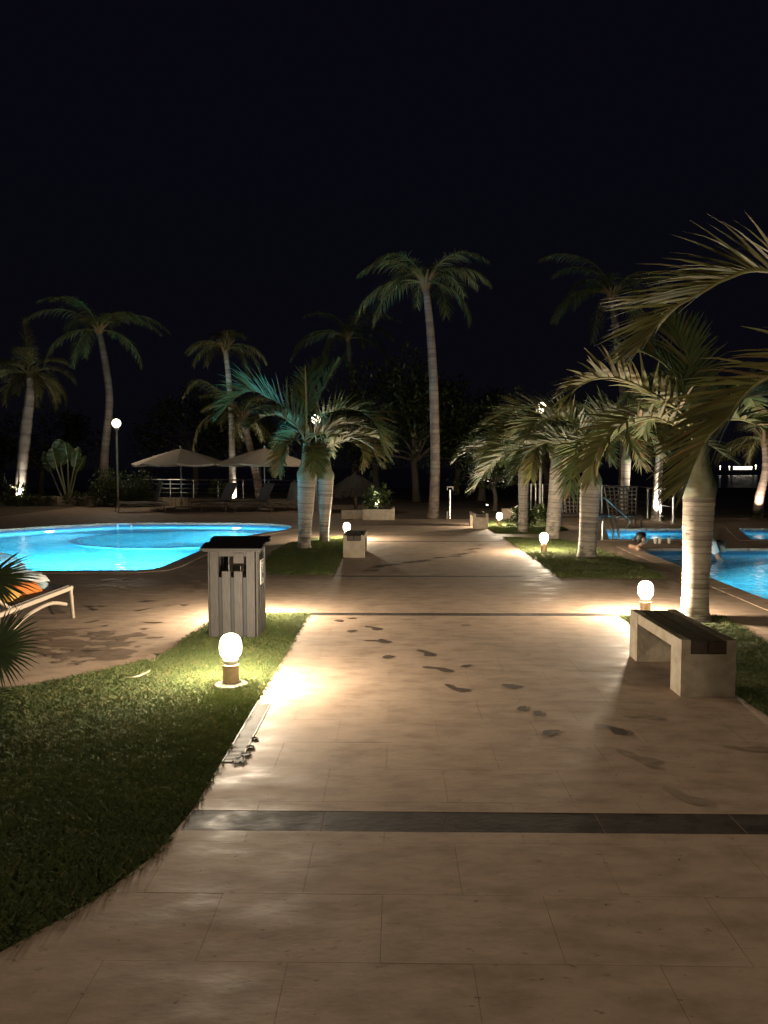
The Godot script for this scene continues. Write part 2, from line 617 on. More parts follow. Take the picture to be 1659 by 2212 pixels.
func crownshaft(prof: Array, base: Vector3, col: Color, parent: Node) -> void:
	var mb := MB.new()
	mb.col = col
	var fine := []
	for i in prof.size() - 1:
		for k in 4: fine.append([lerpf(prof[i][0], prof[i + 1][0], k / 4.0), lerpf(prof[i][1], prof[i + 1][1], k / 4.0)])
	fine.append(prof[-1])
	mb.lathe(base, fine, 26)
	var fn := FastNoiseLite.new()
	fn.seed = rng.randi() % 1000
	fn.frequency = 1.0
	for i in mb.v.size():
		var p := mb.v[i] - base
		var a := atan2(p.z, p.x)
		var s := fn.get_noise_3d(cos(a) * 5.0, sin(a) * 5.0, p.y * 1.6)
		var c: Color = col.lerp(Color(0.16, 0.11, 0.06), clampf(s * 2.2, 0.0, 0.7)) * rng.randf_range(0.9, 1.1) * (1.0 + 0.35 * minf(s, 0.0))
		c.a = 1
		mb.c[i] = c
	part("crownshaft", mb, M.shaft, parent)

const BOTTLE := {"n": 58, "len": 0.5, "w": 0.032, "vee": 26.0, "fwd0": 38.0, "fwd1": 62.0, "droop": 0.14, "r": 0.018, "bare": 0.2}
const COCO := {"n": 62, "len": 0.95, "w": 0.021, "vee": -8.0, "fwd0": 30.0, "fwd1": 58.0, "droop": 0.5, "r": 0.035, "bare": 0.16, "gap": 0.05}
const GREEN := Color(0.068, 0.094, 0.03)
const OLIVE := Color(0.096, 0.096, 0.028)
const LEAF_GREEN := Color(0.056, 0.074, 0.027)
const PALE_BARK := Color(0.31, 0.27, 0.22)
const DARK_BARK := Color(0.1, 0.08, 0.06)

func bottle_palm(base: Vector3, top: float, r: float, shaft_h: float, lean: Vector3, label: String, fronds: Array, extra: int, seed_: int, scale := 1.0, spear := false, bulge := 1.0, foot := 1.0) -> Node3D:
	rng.seed = seed_
	var t := thing("bottle_palm", label, "palm tree", base)
	trunk([[Vector3(0, -0.03, 0), r * 1.28 * foot], [Vector3(0, 0.1, 0), r * 1.0 * foot], [lean * 0.3 + Vector3(0, top * 0.35, 0), r * 0.95 * lerpf(foot, 1.0, 0.4)], [lean * 0.7 + Vector3(0, top * 0.72, 0), r * 1.05], [lean + Vector3(0, top, 0), r * 1.12]], 0.04, PALE_BARK, DARK_BARK, t, 18, 0.016, 0.2)
	var b := lean + Vector3(0, top, 0)
	crownshaft([[r * 1.12, -0.01], [r * 1.17 * bulge, shaft_h * 0.05], [r * 1.19 * bulge, shaft_h * 0.12], [r * 1.12 * bulge, shaft_h * 0.2], [r * 0.92, shaft_h * 0.3], [r * 0.74, shaft_h * 0.42], [r * 0.63, shaft_h * 0.58], [r * 0.52, shaft_h * 0.8], [r * 0.4, shaft_h], [0.0, shaft_h + 0.02]], b, Color(0.185, 0.195, 0.125), t)
	var o := b + Vector3(0, shaft_h * 0.9, 0)
	for f in fronds:
		var pts: Array = f.pts.map(func(p): return p - base) if f.has("pts") else arch(o, f.az, f.e0, f.e1, f.len)
		var lf := BOTTLE.duplicate()
		lf.merge(f.get("leaf", {}), true)
		lf.len *= scale
		frond(pts, lf, f.get("col", GREEN), t)
	for k in extra:
		var az := 360.0 * k / extra + rng.randf_range(-18, 18)
		var lf := BOTTLE.duplicate()
		lf.len *= scale
		frond(arch(o, az, rng.randf_range(32, 80), rng.randf_range(-80, -28), rng.randf_range(1.25, 1.7) * scale), lf, GREEN.lerp(OLIVE, rng.randf()), t)
	if spear:
		var mb := MB.new()
		mb.col = Color(0.2, 0.2, 0.08)
		mb.tube(smooth([o - Vector3(0, 0.1, 0), o + Vector3(0.0, 0.7, 0), o + Vector3(-0.02, 1.55 * scale, 0)], 5), PackedFloat32Array([0.03, 0.028, 0.027, 0.026, 0.025, 0.024, 0.022, 0.02, 0.016, 0.01, 0.004]), 7)
		part("spear_leaf", mb, M.shaft, t)
	return t

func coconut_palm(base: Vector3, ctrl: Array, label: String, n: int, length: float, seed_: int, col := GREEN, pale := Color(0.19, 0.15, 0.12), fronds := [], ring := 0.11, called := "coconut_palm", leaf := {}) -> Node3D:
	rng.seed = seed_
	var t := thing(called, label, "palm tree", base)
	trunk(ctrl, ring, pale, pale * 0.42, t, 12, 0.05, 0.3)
	var o: Vector3 = ctrl[-1][0]
	var lf := COCO.duplicate()
	lf.merge(leaf, true)
	for f in fronds:
		frond(f.pts.map(func(p): return p - base), lf, f.get("col", col), t)
	for k in n:
		var az := 360.0 * k / n + rng.randf_range(-14, 14)
		var hi := rng.randf()
		frond(arch(o, az, lerpf(0, 84, hi), lerpf(-90, -20, hi), length * rng.randf_range(0.85, 1.1)), lf, col * rng.randf_range(0.85, 1.15), t)
	# old leaf bases in the crown
	var mb := MB.new()
	for k in 9:
		var a := TAU * k / 9.0
		mb.col = Color(0.17, 0.11, 0.055)
		var d := Vector3(cos(a), 0.9, sin(a))
		mb.tube(PackedVector3Array([o - Vector3(0, 0.25, 0), o + d * 0.18, o + d * 0.4]), PackedFloat32Array([0.09, 0.06, 0.025]), 6)
	part("leaf_bases", mb, M.bark, t)
	return t

# ---------------------------------------------------------------- leafy plants
func leaf_quad(mb: MB, p: Vector3, d: Vector3, up: Vector3, l: float, w: float, c: Color) -> void:
	var s := d.cross(up)
	if s.length() < 0.01: s = d.cross(Vector3.RIGHT)
	s = s.normalized()
	var nn := s.cross(d).normalized()
	var bend := nn * l * 0.12
	var a := mb.vert(p, nn, c)
	var b := mb.vert(p + d * l * 0.45 + s * w * 0.5 + bend, (nn + s * 0.3).normalized(), c)
	var e := mb.vert(p + d * l, nn, c)
	var f := mb.vert(p + d * l * 0.45 - s * w * 0.5 + bend, (nn - s * 0.3).normalized(), c)
	mb.face(a, b, e)
	mb.face(a, e, f)

func foliage(centres: Array, count: int, leaf: Vector2, col: Color, seed_: int) -> MB:
	rng.seed = seed_
	var mb := MB.new()
	for c in centres:
		for k in count:
			var d := Vector3(rng.randfn(), rng.randfn(), rng.randfn())
			d = d.normalized() * pow(rng.randf(), 0.45)
			var p: Vector3 = c[0] + d * c[1]
			var out := (d * Vector3(1, 0.8, 1) + Vector3(rng.randf_range(-0.6, 0.6), rng.randf_range(-0.3, 0.6), rng.randf_range(-0.6, 0.6))).normalized()
			var cc := col * rng.randf_range(0.6, 1.4)
			cc.a = 1
			leaf_quad(mb, p, out, Vector3(rng.randf_range(-0.5, 0.5), 1, rng.randf_range(-0.5, 0.5)).normalized(), leaf.x * rng.randf_range(0.7, 1.3), leaf.y * rng.randf_range(0.7, 1.2), cc)
	return mb

func broad_tree(base: Vector3, height: float, spread: float, label: String, seed_: int, clumps := 26, count := 130, leaf := Vector2(0.22, 0.12), col := Color(0.045, 0.065, 0.025), trunk_r := 0.16, called := "broadleaf_tree") -> Node3D:
	rng.seed = seed_
	var t := thing(called, label, "tree", base)
	var fork := height * rng.randf_range(0.26, 0.36)
	var mb := MB.new()
	mb.col = Color(0.16, 0.13, 0.1)
	mb.tube(smooth([Vector3(0, -0.05, 0), Vector3(rng.randf_range(-0.1, 0.1), fork * 0.5, 0), Vector3(rng.randf_range(-0.2, 0.2), fork, 0.05)], 5), PackedFloat32Array([1.3, 1.1, 1.0, 0.95, 0.9, 0.88, 0.86, 0.84, 0.82, 0.8, 0.78].map(func(x): return x * trunk_r)), 9)
	part("trunk", mb, M.bark, t)
	var cs := []
	mb = MB.new()
	mb.col = Color(0.14, 0.115, 0.09)
	for k in clumps:
		var a := rng.randf() * TAU
		var rr := sqrt(rng.randf()) * spread
		var y := lerpf(fork * 1.05, height, rng.randf() * (1.0 - 0.45 * rr / spread))
		var p := Vector3(cos(a) * rr, y, sin(a) * rr)
		cs.append([p, rng.randf_range(0.1, 0.19) * height])
		if k % 2 == 0:
			mb.tube(smooth([Vector3(0, fork * 0.92, 0), Vector3(p.x * 0.4, lerpf(fork, y, 0.6), p.z * 0.4), p], 4), PackedFloat32Array([0.45, 0.4, 0.36, 0.3, 0.26, 0.22, 0.17, 0.12, 0.06].map(func(x): return x * trunk_r)), 6)
	part("limbs", mb, M.bark, t)
	part("crown", foliage(cs, count, leaf, col, seed_ + 1), M.leaf, t)
	return t

func shrub(base: Vector3, size: Vector3, label: String, seed_: int, leaf := Vector2(0.1, 0.06), col := Color(0.045, 0.075, 0.024), clumps := 16, count := 110, called := "shrub") -> Node3D:
	rng.seed = seed_
	var t := thing(called, label, "shrub", base)
	var cs := []
	var mb := MB.new()
	mb.col = Color(0.12, 0.09, 0.06)
	for k in clumps:
		var d := Vector3(rng.randf_range(-1, 1), rng.randf_range(0.25, 1.0), rng.randf_range(-1, 1))
		if Vector2(d.x, d.z).length() > 1: d = Vector3(d.x * 0.6, d.y, d.z * 0.6)
		d.y *= 1.0 - 0.35 * Vector2(d.x, d.z).length()
		var p := d * size * Vector3(0.42, 0.85, 0.42)
		cs.append([p, size.length() * 0.12])
		mb.tube(PackedVector3Array([Vector3(p.x * 0.15, -0.03, p.z * 0.15), Vector3(p.x * 0.5, p.y * 0.6, p.z * 0.5), p]), PackedFloat32Array([0.018, 0.012, 0.005]), 5)
	part("stems", mb, M.bark, t)
	part("foliage", foliage(cs, count, leaf, col, seed_ + 1), M.leaf, t)
	return t

# a fan leaf: narrow blades spread round a hub
func fan_leaf(hub: Vector3, axis: Vector3, up: Vector3, radius: float, blades: int, spread: float, foot: Vector3, parent: Node) -> void:
	var mb := MB.new()
	mb.col = Color(0.1, 0.11, 0.04)
	mb.tube(smooth([foot, foot.lerp(hub, 0.5) + Vector3(0, 0.06, 0), hub], 5), PackedFloat32Array([0.012]), 6)
	var side := axis.cross(up).normalized()
	for k in blades:
		var a := deg_to_rad(spread) * ((k + 0.5) / blades - 0.5)
		var d := (axis * cos(a) + side * sin(a)).normalized()
		d = (d + up * rng.randf_range(-0.06, 0.1)).normalized()
		var L := radius * (1.0 - 0.25 * absf(a) / deg_to_rad(spread)) * rng.randf_range(0.92, 1.06)
		var c := Color(0.056, 0.078, 0.03) * rng.randf_range(0.7, 1.3)
		c.a = 1
		var p := hub
		var prev := -1
		var ws := [0.006, 0.022, 0.018, 0.01, 0.001]
		for j in 5:
			var wd := d.cross(up).normalized()
			var nn := wd.cross(d).normalized()
			var i := mb.vert(p - wd * ws[j] * 0.5, nn, c)
			mb.vert(p + wd * ws[j] * 0.5, nn, c)
			if prev >= 0:
				mb.face(prev, prev + 1, i + 1)
				mb.face(prev, i + 1, i)
			prev = i
			p += d * L / 4
			d = (d + Vector3.DOWN * 0.05 * (j + 1)).normalized()
	part("fan_leaf", mb, M.frond, parent)

# ---------------------------------------------------------------- paving
func rect(x0: float, z0: float, x1: float, z1: float) -> PackedVector2Array:
	return PackedVector2Array([Vector2(x0, z0), Vector2(x1, z0), Vector2(x1, z1), Vector2(x0, z1)])

func cut(polys: Array, hole: PackedVector2Array) -> Array:
	var out := []
	for p in polys:
		for q in Geometry2D.clip_polygons(p, hole):
			if q.size() > 2: out.append(q)
	return out

func pave(called: String, polys: Array, size: Vector2, origin: Vector2, keep: int, stagger: float, bands: Array, seed_: int) -> MeshInstance3D:
	rng.seed = seed_
	var bed := MB.new()
	for p in polys: bed.prism(p, 0, -0.0016, false)
	var root := struct(called, bed, M.bed)
	var gap := 0.0006
	var tiles := []
	for p in polys:
		var lo: Vector2 = p[0]
		var hi: Vector2 = p[0]
		for q in p:
			lo = lo.min(q)
			hi = hi.max(q)
		var r0 := int(floor((lo.y - origin.y) / size.y)) - 1
		var r1 := int(ceil((hi.y - origin.y) / size.y)) + 1
		for r in range(r0, r1):
			var off := stagger * size.x * (posmod(r, 2))
			var c0 := int(floor((lo.x - origin.x - off) / size.x)) - 1
			var c1 := int(ceil((hi.x - origin.x - off) / size.x)) + 1
			for c in range(c0, c1):
				var x := origin.x + off + c * size.x
				var z := origin.y + r * size.y
				var shapes := [rect(x + gap, z + gap, x + size.x - gap, z + size.y - gap)]
				for b in bands:
					shapes = cut(shapes, rect(-50, b[0] - gap, 50, b[1] + gap))
				for s in shapes:
					for q in Geometry2D.intersect_polygons(s, p):
						if q.size() < 3: continue
						var ctr := Vector2.ZERO
						for w in q: ctr += w
						ctr /= q.size()
						tiles.append([ctr.length() if ctr.y < 0.5 else 1000.0, q, rng.randf(), ctr])
	tiles.sort_custom(func(a, b): return a[0] < b[0])
	var rest := []
	for i in 4: rest.append(MB.new())
	for i in tiles.size():
		var t: Array = tiles[i]
		var kind := int(t[2] * 3.999)
		if i < keep:
			var mb := MB.new()
			mb.prism(t[1], -0.03, rng.randf_range(-0.0003, 0.0003))
			part("paving_slab", mb, M["stone%d" % kind], root)
		else:
			rest[kind].prism(t[1], -0.03, 0.0)
	for i in 4:
		if rest[i].v.size():
			var o := part("paving_slabs", rest[i], M["stone%d" % i], root)
			o.set_meta("kind", "stuff")
	return root

func footprint(p: Vector2, dir: float, l: float, w: float, m: Material, parent: Node, part_of := 0) -> void:
	# a bare sole: heel, narrow waist bent to one side, broad ball
	var poly := PackedVector2Array()
	var foot := 1.0 if rng.randf() < 0.5 else -1.0
	var n := 11
	var from := -1.0 if part_of != 1 else 0.05
	var to := 1.0 if part_of != 2 else -0.1
	for turn in 2:
		var side := 1.0 - 2.0 * turn
		for k in n:
			var x := lerpf(from, to, k / float(n - 1))
			if side < 0: x = lerpf(to, from, k / float(n - 1))
			var round_ := sqrt(maxf(0.0, 1.0 - pow((x - (from + to) / 2) / ((to - from) / 2 + 0.001), 4)))
			var half := (0.36 + 0.16 * x - 0.16 * exp(-pow((x + 0.1) / 0.35, 2))) * round_ * rng.randf_range(0.8, 1.15)
			var bend := 0.2 * exp(-pow((x + 0.05) / 0.5, 2)) * foot
			poly.append(p + Vector2(x * l * 0.5, (side * half + bend) * w * 1.25).rotated(dir))
	var mb := MB.new()
	mb.prism(poly, 0, 0.0035, false)
	if mb.v.size(): part("wet_footprint", mb, m, parent)

func wet_poly(pts: Array, m: Material, parent: Node, y := 0.0035) -> void:
	var poly := PackedVector2Array()
	for i in pts.size():
		var a: Vector2 = pts[i]
		var b: Vector2 = pts[(i + 1) % pts.size()]
		poly.append(a)
		poly.append(a.lerp(b, 0.5) + Vector2(rng.randf_range(-1, 1), rng.randf_range(-1, 1)) * a.distance_to(b) * 0.08)
	var mb := MB.new()
	mb.prism(poly, 0, y, false)
	if mb.v.size(): part("wet_patch", mb, m, parent)

func wet_field(c: Vector2, r: Vector2, seed_: int, thr: float, m: Material, parent: Node, cell := 0.013, inside := []) -> void:
	var fn := FastNoiseLite.new()
	fn.seed = seed_
	fn.frequency = 1.0
	fn.fractal_octaves = 4
	fn.fractal_gain = 0.55
	var mb := MB.new()
	var nx := int(2 * r.x / cell)
	for j in int(2 * r.y / cell):
		var z := c.y - r.y + j * cell
		var run := -1
		for i in nx + 1:
			var x := c.x - r.x + i * cell
			var d := Vector2((x - c.x) / r.x, (z - c.y) / r.y).length()
			var on := i < nx and fn.get_noise_2d(x * 2.4, z * 3.6) * 1.3 + 0.55 * (1.0 - d * d) > thr and d < 1.0
			if on and inside: on = inside.any(func(p): return Geometry2D.is_point_in_polygon(Vector2(x, z), p))
			if on and run < 0: run = i
			if not on and run >= 0:
				var x0 := c.x - r.x + run * cell
				mb.quad(Vector3(x0, 0.0035, z + cell), Vector3(x, 0.0035, z + cell), Vector3(x, 0.0035, z), Vector3(x0, 0.0035, z))
				run = -1
	if mb.v.size(): part("wet_patch", mb, m, parent)

func grass_on(poly: PackedVector2Array, density: float, h: float, label: String, seed_: int, blocked := []) -> void:
	rng.seed = seed_
	var lo := poly[0]
	var hi := poly[0]
	for q in poly:
		lo = lo.min(q)
		hi = hi.max(q)
	var soil := MB.new()
	soil.prism(poly, 0, -0.012, false)
	struct("lawn", soil, M.soil)
	var tuft := MB.new()
	for k in 9:
		var a := rng.randf() * TAU
		var o := Vector3(cos(a), 0, sin(a)) * rng.randf() * 0.018
		var lean := Vector3(rng.randf_range(-1, 1), 0, rng.randf_range(-1, 1)) * 0.75
		var bh := h * rng.randf_range(0.55, 1.15)
		var wv := Vector3(cos(a + 1.3), 0, sin(a + 1.3)) * 0.0034
		var c := Color(1, 1, 1) * rng.randf_range(0.75, 1.25)
		c.a = 1
		var prev := -1
		for j in 4:
			var u := j / 3.0
			var p := o + Vector3(0, bh * (u - 0.25 * u * u), 0) + lean * bh * u * u
			var ww := wv * (1.0 - u * 0.9)
			var nn := wv.cross(Vector3.UP + lean * u).normalized()
			var i := tuft.vert(p - ww, nn, c)
			tuft.vert(p + ww, nn, c)
			if prev >= 0:
				tuft.face(prev, prev + 1, i + 1)
				tuft.face(prev, i + 1, i)
			prev = i
	var area := (hi.x - lo.x) * (hi.y - lo.y)
	var xs := []
	var fn := FastNoiseLite.new()
	fn.seed = seed_
	fn.frequency = 0.9
	for k in int(area * density):
		var p := Vector2(rng.randf_range(lo.x, hi.x), rng.randf_range(lo.y, hi.y))
		var ok := Geometry2D.is_point_in_polygon(p, poly)
		for b in blocked:
			if p.distance_to(b[0]) < b[1]: ok = false
		var yw := fn.get_noise_2d(p.x * 2.2, p.y * 2.2) * 0.5 + 0.5
		p += Vector2(rng.randf_range(-1, 1), rng.randf_range(-1, 1)) * 0.03
		if ok: xs.append([p, rng.randf() * TAU, rng.randf_range(0.7, 1.25) * (0.8 + 0.4 * yw), yw, rng.randf()])
	var mm := MultiMesh.new()
	mm.transform_format = MultiMesh.TRANSFORM_3D
	mm.use_colors = true
	mm.mesh = tuft.mesh()
	mm.instance_count = xs.size()
	for i in xs.size():
		var x: Array = xs[i]
		mm.set_instance_transform(i, Transform3D(Basis(Vector3.UP, x[1]).scaled(Vector3.ONE * x[2]), Vector3(x[0].x, -0.014, x[0].y)))
		var c := Color(0.056, 0.084, 0.018).lerp(Color(0.098, 0.108, 0.026), clampf(x[3] * 0.8 + x[4] * 0.3 - 0.2, 0, 1))
		if x[4] > 0.95: c = Color(0.2, 0.17, 0.07)
		mm.set_instance_color(i, c)
	var o := MultiMeshInstance3D.new()
	o.multimesh = mm
	o.material_override = M.grass
	o.name = numbered("grass")
	add_child(o, true)
	tag(o, label, "grass", "", "stuff")

# ---------------------------------------------------------------- pools
func pool(called: String, poly: PackedVector2Array, depth: float, level: float, water: Material, floor_mat: Material, coping_edges: Array) -> MeshInstance3D:
	if Geometry2D.is_polygon_clockwise(poly): poly.reverse()
	var f := MB.new()
	f.prism(poly, 0, -depth, false)
	var root := struct(called, f, floor_mat)
	var w := MB.new()
	var band := MB.new()
	var cn := poly.size()
	for k in cn:
		var a := poly[k]
		var b := poly[(k + 1) % cn]
		w.quad(Vector3(a.x, -depth, a.y), Vector3(b.x, -depth, b.y), Vector3(b.x, -0.3, b.y), Vector3(a.x, -0.3, a.y))
		band.quad(Vector3(a.x, -0.3, a.y), Vector3(b.x, -0.3, b.y), Vector3(b.x, -0.02, b.y), Vector3(a.x, -0.02, a.y))
	part("wall", w, floor_mat, root)
	part("tile_band", band, M.pool_band, root)
	var s := MB.new()
	s.prism(poly, 0, level, false)
	var ws := part("water", s, water, root)
	ws.set_meta("label", "clear blue lit water")
	# coping stones
	for k in cn:
		if not (coping_edges.is_empty() or k in coping_edges): continue
		var a := poly[k]
		var b := poly[(k + 1) % cn]
		var na := (a - poly[(k + cn - 1) % cn]).orthogonal().normalized()
		var nb := (b - a).orthogonal().normalized()
		var nc := (poly[(k + 2) % cn] - b).orthogonal().normalized()
		var oa := (na + nb).normalized() * 0.28 / maxf(0.5, (na + nb).normalized().dot(nb))
		var ob := (nb + nc).normalized() * 0.28 / maxf(0.5, (nb + nc).normalized().dot(nb))
		if Geometry2D.is_point_in_polygon(a.lerp(b, 0.5) + nb * 0.02, poly):
			oa = -oa
			ob = -ob
		var pieces := maxi(1, int(a.distance_to(b) / 0.55))
		for j in pieces:
			var u0 := (j + 0.005) / pieces
			var u1 := (j + 0.995) / pieces
			var mb := MB.new()
			mb.prism(PackedVector2Array([a.lerp(b, u0) - oa * 0.06, a.lerp(b, u1) - ob * 0.06, (a + oa).lerp(b + ob, u1), (a + oa).lerp(b + ob, u0)]), -0.05, 0.006)
			part("coping_stone", mb, M["stone%d" % ((j + k) % 4)], root)
	return root

func pool_light(at: Vector3, facing: Vector3, e: float, parent: Node, c := Color(0.82, 0.96, 1.0)) -> void:
	var b := MB.new()
	b.tube(PackedVector3Array([at - facing * 0.03, at + facing * 0.012, at + facing * 0.03]), PackedFloat32Array([0.13, 0.12, 0.07]), 16)
	part("pool_lamp", b, M.pool_lens, parent)
	var l := SpotLight3D.new()
	l.light_color = c
	l.light_energy = e
	l.light_size = 0.1
	l.spot_range = 40
	l.spot_attenuation = 2.0
	l.spot_angle = 62
	l.spot_angle_attenuation = 0.7
	l.shadow_enabled = true
	l.name = "pool_light"
	parent.add_child(l, true)
	l.look_at_from_position(at + facing * 0.06, at + facing, Vector3.UP)

# ---------------------------------------------------------------- furniture
func bench(at: Vector3, label: String) -> Node3D:
	# at: middle of the near end on the ground; the bench runs away from the camera along -z
	var t := thing("stone_bench", label, "bench", at, 0, "stone benches beside the path")
	for z in [0.0, -0.98]:
		var poly := PackedVector2Array([Vector2(-0.19, 0), Vector2(0.19, 0), Vector2(0.19, 0.4), Vector2(0.125, 0.4), Vector2(0.125, 0.3), Vector2(-0.125, 0.3), Vector2(-0.125, 0.4), Vector2(-0.19, 0.4)])
		var mb := MB.new()
		mb.prism(poly, 0, 0.2)
		for i in mb.v.size():
			var p := mb.v[i]
			mb.v[i] = Vector3(p.x, p.z, p.y - 0.2 + z)
			var q := mb.n[i]
			mb.n[i] = Vector3(q.x, q.z, q.y)
		for k in mb.ix.size() / 3:
			var s := mb.ix[3 * k]
			mb.ix[3 * k] = mb.ix[3 * k + 1]
			mb.ix[3 * k + 1] = s
		part("end_block", mb, M.concrete, t)
	for k in 2:
		var mb := MB.new()
		mb.box(Vector3(-0.0615 + k * 0.123, 0.347, -0.59), Vector3(0.118, 0.09, 1.176), 0.006)
		part("seat_plank", mb, M.bench_wood, t)
	for s in [-1.0, 1.0]:
		var mb := MB.new()
		mb.box(Vector3(s * 0.158, 0.355, -0.59), Vector3(0.06, 0.085, 0.776), 0.005)
		part("side_beam", mb, M.concrete, t)
	return t

func lounger(at: Vector3, turn: float, back_deg: float, label: String, frame: Material, sling: Material) -> Node3D:
	# foot end at the origin, head towards +x
	var t := thing("sun_lounger", label, "sun lounger", at, turn, "sun loungers on the pool deck")
	var bk := 1.2
	var h := 0.33
	var a := deg_to_rad(back_deg)
	for s in [-1.0, 1.0]:
		var mb := MB.new()
		mb.box(Vector3(bk * 0.5 + 0.1, h, s * 0.31), Vector3(bk + 0.5, 0.045, 0.03), 0.008)
		part("side_rail", mb, frame, t)
		mb = MB.new()
		mb.tube(smooth([Vector3(0.02, 0.18, s * 0.31), Vector3(0.35, 0.25, s * 0.31), Vector3(0.7, 0.25, s * 0.31), Vector3(1.05, 0.2, s * 0.31), Vector3(1.38, 0.06, s * 0.31)], 5), PackedFloat32Array([0.02]), 6)
		part("arch_brace", mb, frame, t)
		for x in [[-0.1, -0.16], [1.42, 1.5]]:
			mb = MB.new()
			mb.tube(PackedVector3Array([Vector3(x[0], h + 0.01, s * 0.31), Vector3(x[1], 0.0, s * 0.31)]), PackedFloat32Array([0.022, 0.018]), 6)
			part("leg", mb, frame, t)
	var mb2 := MB.new()
	mb2.box(Vector3(bk * 0.5 - 0.05, h + 0.028, 0), Vector3(bk + 0.1, 0.014, 0.6), 0.005)
	part("seat", mb2, sling, t)
	mb2 = MB.new()
	var c := Vector3(bk + cos(a) * 0.36, h + 0.028 + sin(a) * 0.36, 0)
	mb2.box(c, Vector3(0.74, 0.02, 0.6), 0.008, Basis(Vector3(0, 0, 1), a))
	part("backrest", mb2, sling, t)
	mb2 = MB.new()
	for s in [-1.0, 1.0]:
		mb2.bar(Vector3(bk, h + 0.03, s * 0.305), Vector3(bk + cos(a) * 0.74, h + 0.03 + sin(a) * 0.74, s * 0.305), 0.018, 6)
	mb2.bar(Vector3(bk + cos(a) * 0.74, h + 0.03 + sin(a) * 0.74, -0.305), Vector3(bk + cos(a) * 0.74, h + 0.03 + sin(a) * 0.74, 0.305), 0.018, 6)
	part("back_frame", mb2, frame, t)
	return t

func parasol(at: Vector3, turn: float, label: String) -> void:
	var t := thing("parasol", label, "parasol", at, turn, "cream parasols by the railing")
	var b := MB.new()
	b.lathe(Vector3.ZERO, [[0.3, 0.0], [0.3, 0.05], [0.25, 0.08], [0.05, 0.1], [0.05, 0.3], [0.0, 0.3]], 20)
	part("base", b, M.concrete, t)
	b = MB.new()
	b.bar(Vector3(0, 0.05, 0), Vector3(0, 2.38, 0), 0.026, 10)
	part("pole", b, M.galv, t)
	b = MB.new()
	b.lathe(Vector3.ZERO, [[0.03, 2.36], [0.045, 2.4], [0.02, 2.44], [0.0, 2.45]], 10)
	part("finial", b, M.post_grey, t)
	for k in 8:
		var a0 := TAU * k / 8.0
		var a1 := TAU * (k + 1) / 8.0
		var d0 := Vector3(cos(a0), 0, sin(a0))
		var d1 := Vector3(cos(a1), 0, sin(a1))
		var mb := MB.new()
		var rows := 7
		var ids := []
		for r in rows + 1:
			var u := lerpf(0.03, 1.0, float(r) / rows)
			for q in 5:
				var m := d0.lerp(d1, q / 4.0)
				var sag := 0.07 * u * sin(PI * q / 4.0)
				var y := 2.34 - 0.58 * pow(u, 1.15) - sag
				ids.append(mb.vert(m * 1.86 * u + Vector3(0, y, 0), ((d0 + d1).normalized() * 0.35 + Vector3.UP).normalized(), Color.WHITE))
		for r in rows:
			for q in 4:
				var i := r * 5 + q
				mb.face(ids[i], ids[i + 1], ids[i + 6])
				mb.face(ids[i], ids[i + 6], ids[i + 5])
		for q in 4:
			var m0 := d0.lerp(d1, q / 4.0)
			var m1 := d0.lerp(d1, (q + 1) / 4.0)
			var y0 := 1.76 - 0.07 * sin(PI * q / 4.0)
			var y1 := 1.76 - 0.07 * sin(PI * (q + 1) / 4.0)
			mb.quad(m0 * 1.862 + Vector3(0, y0 - 0.06, 0), m1 * 1.862 + Vector3(0, y1 - 0.06, 0), m1 * 1.862 + Vector3(0, y1, 0), m0 * 1.862 + Vector3(0, y0, 0))
		part("canopy_panel", mb, M.canvas, t)
		mb = MB.new()
		mb.bar(Vector3(0, 2.28, 0) + d0 * 0.04, d0 * 1.83 + Vector3(0, 1.735, 0), 0.011, 5)
		part("rib", mb, M.frame_beige, t)

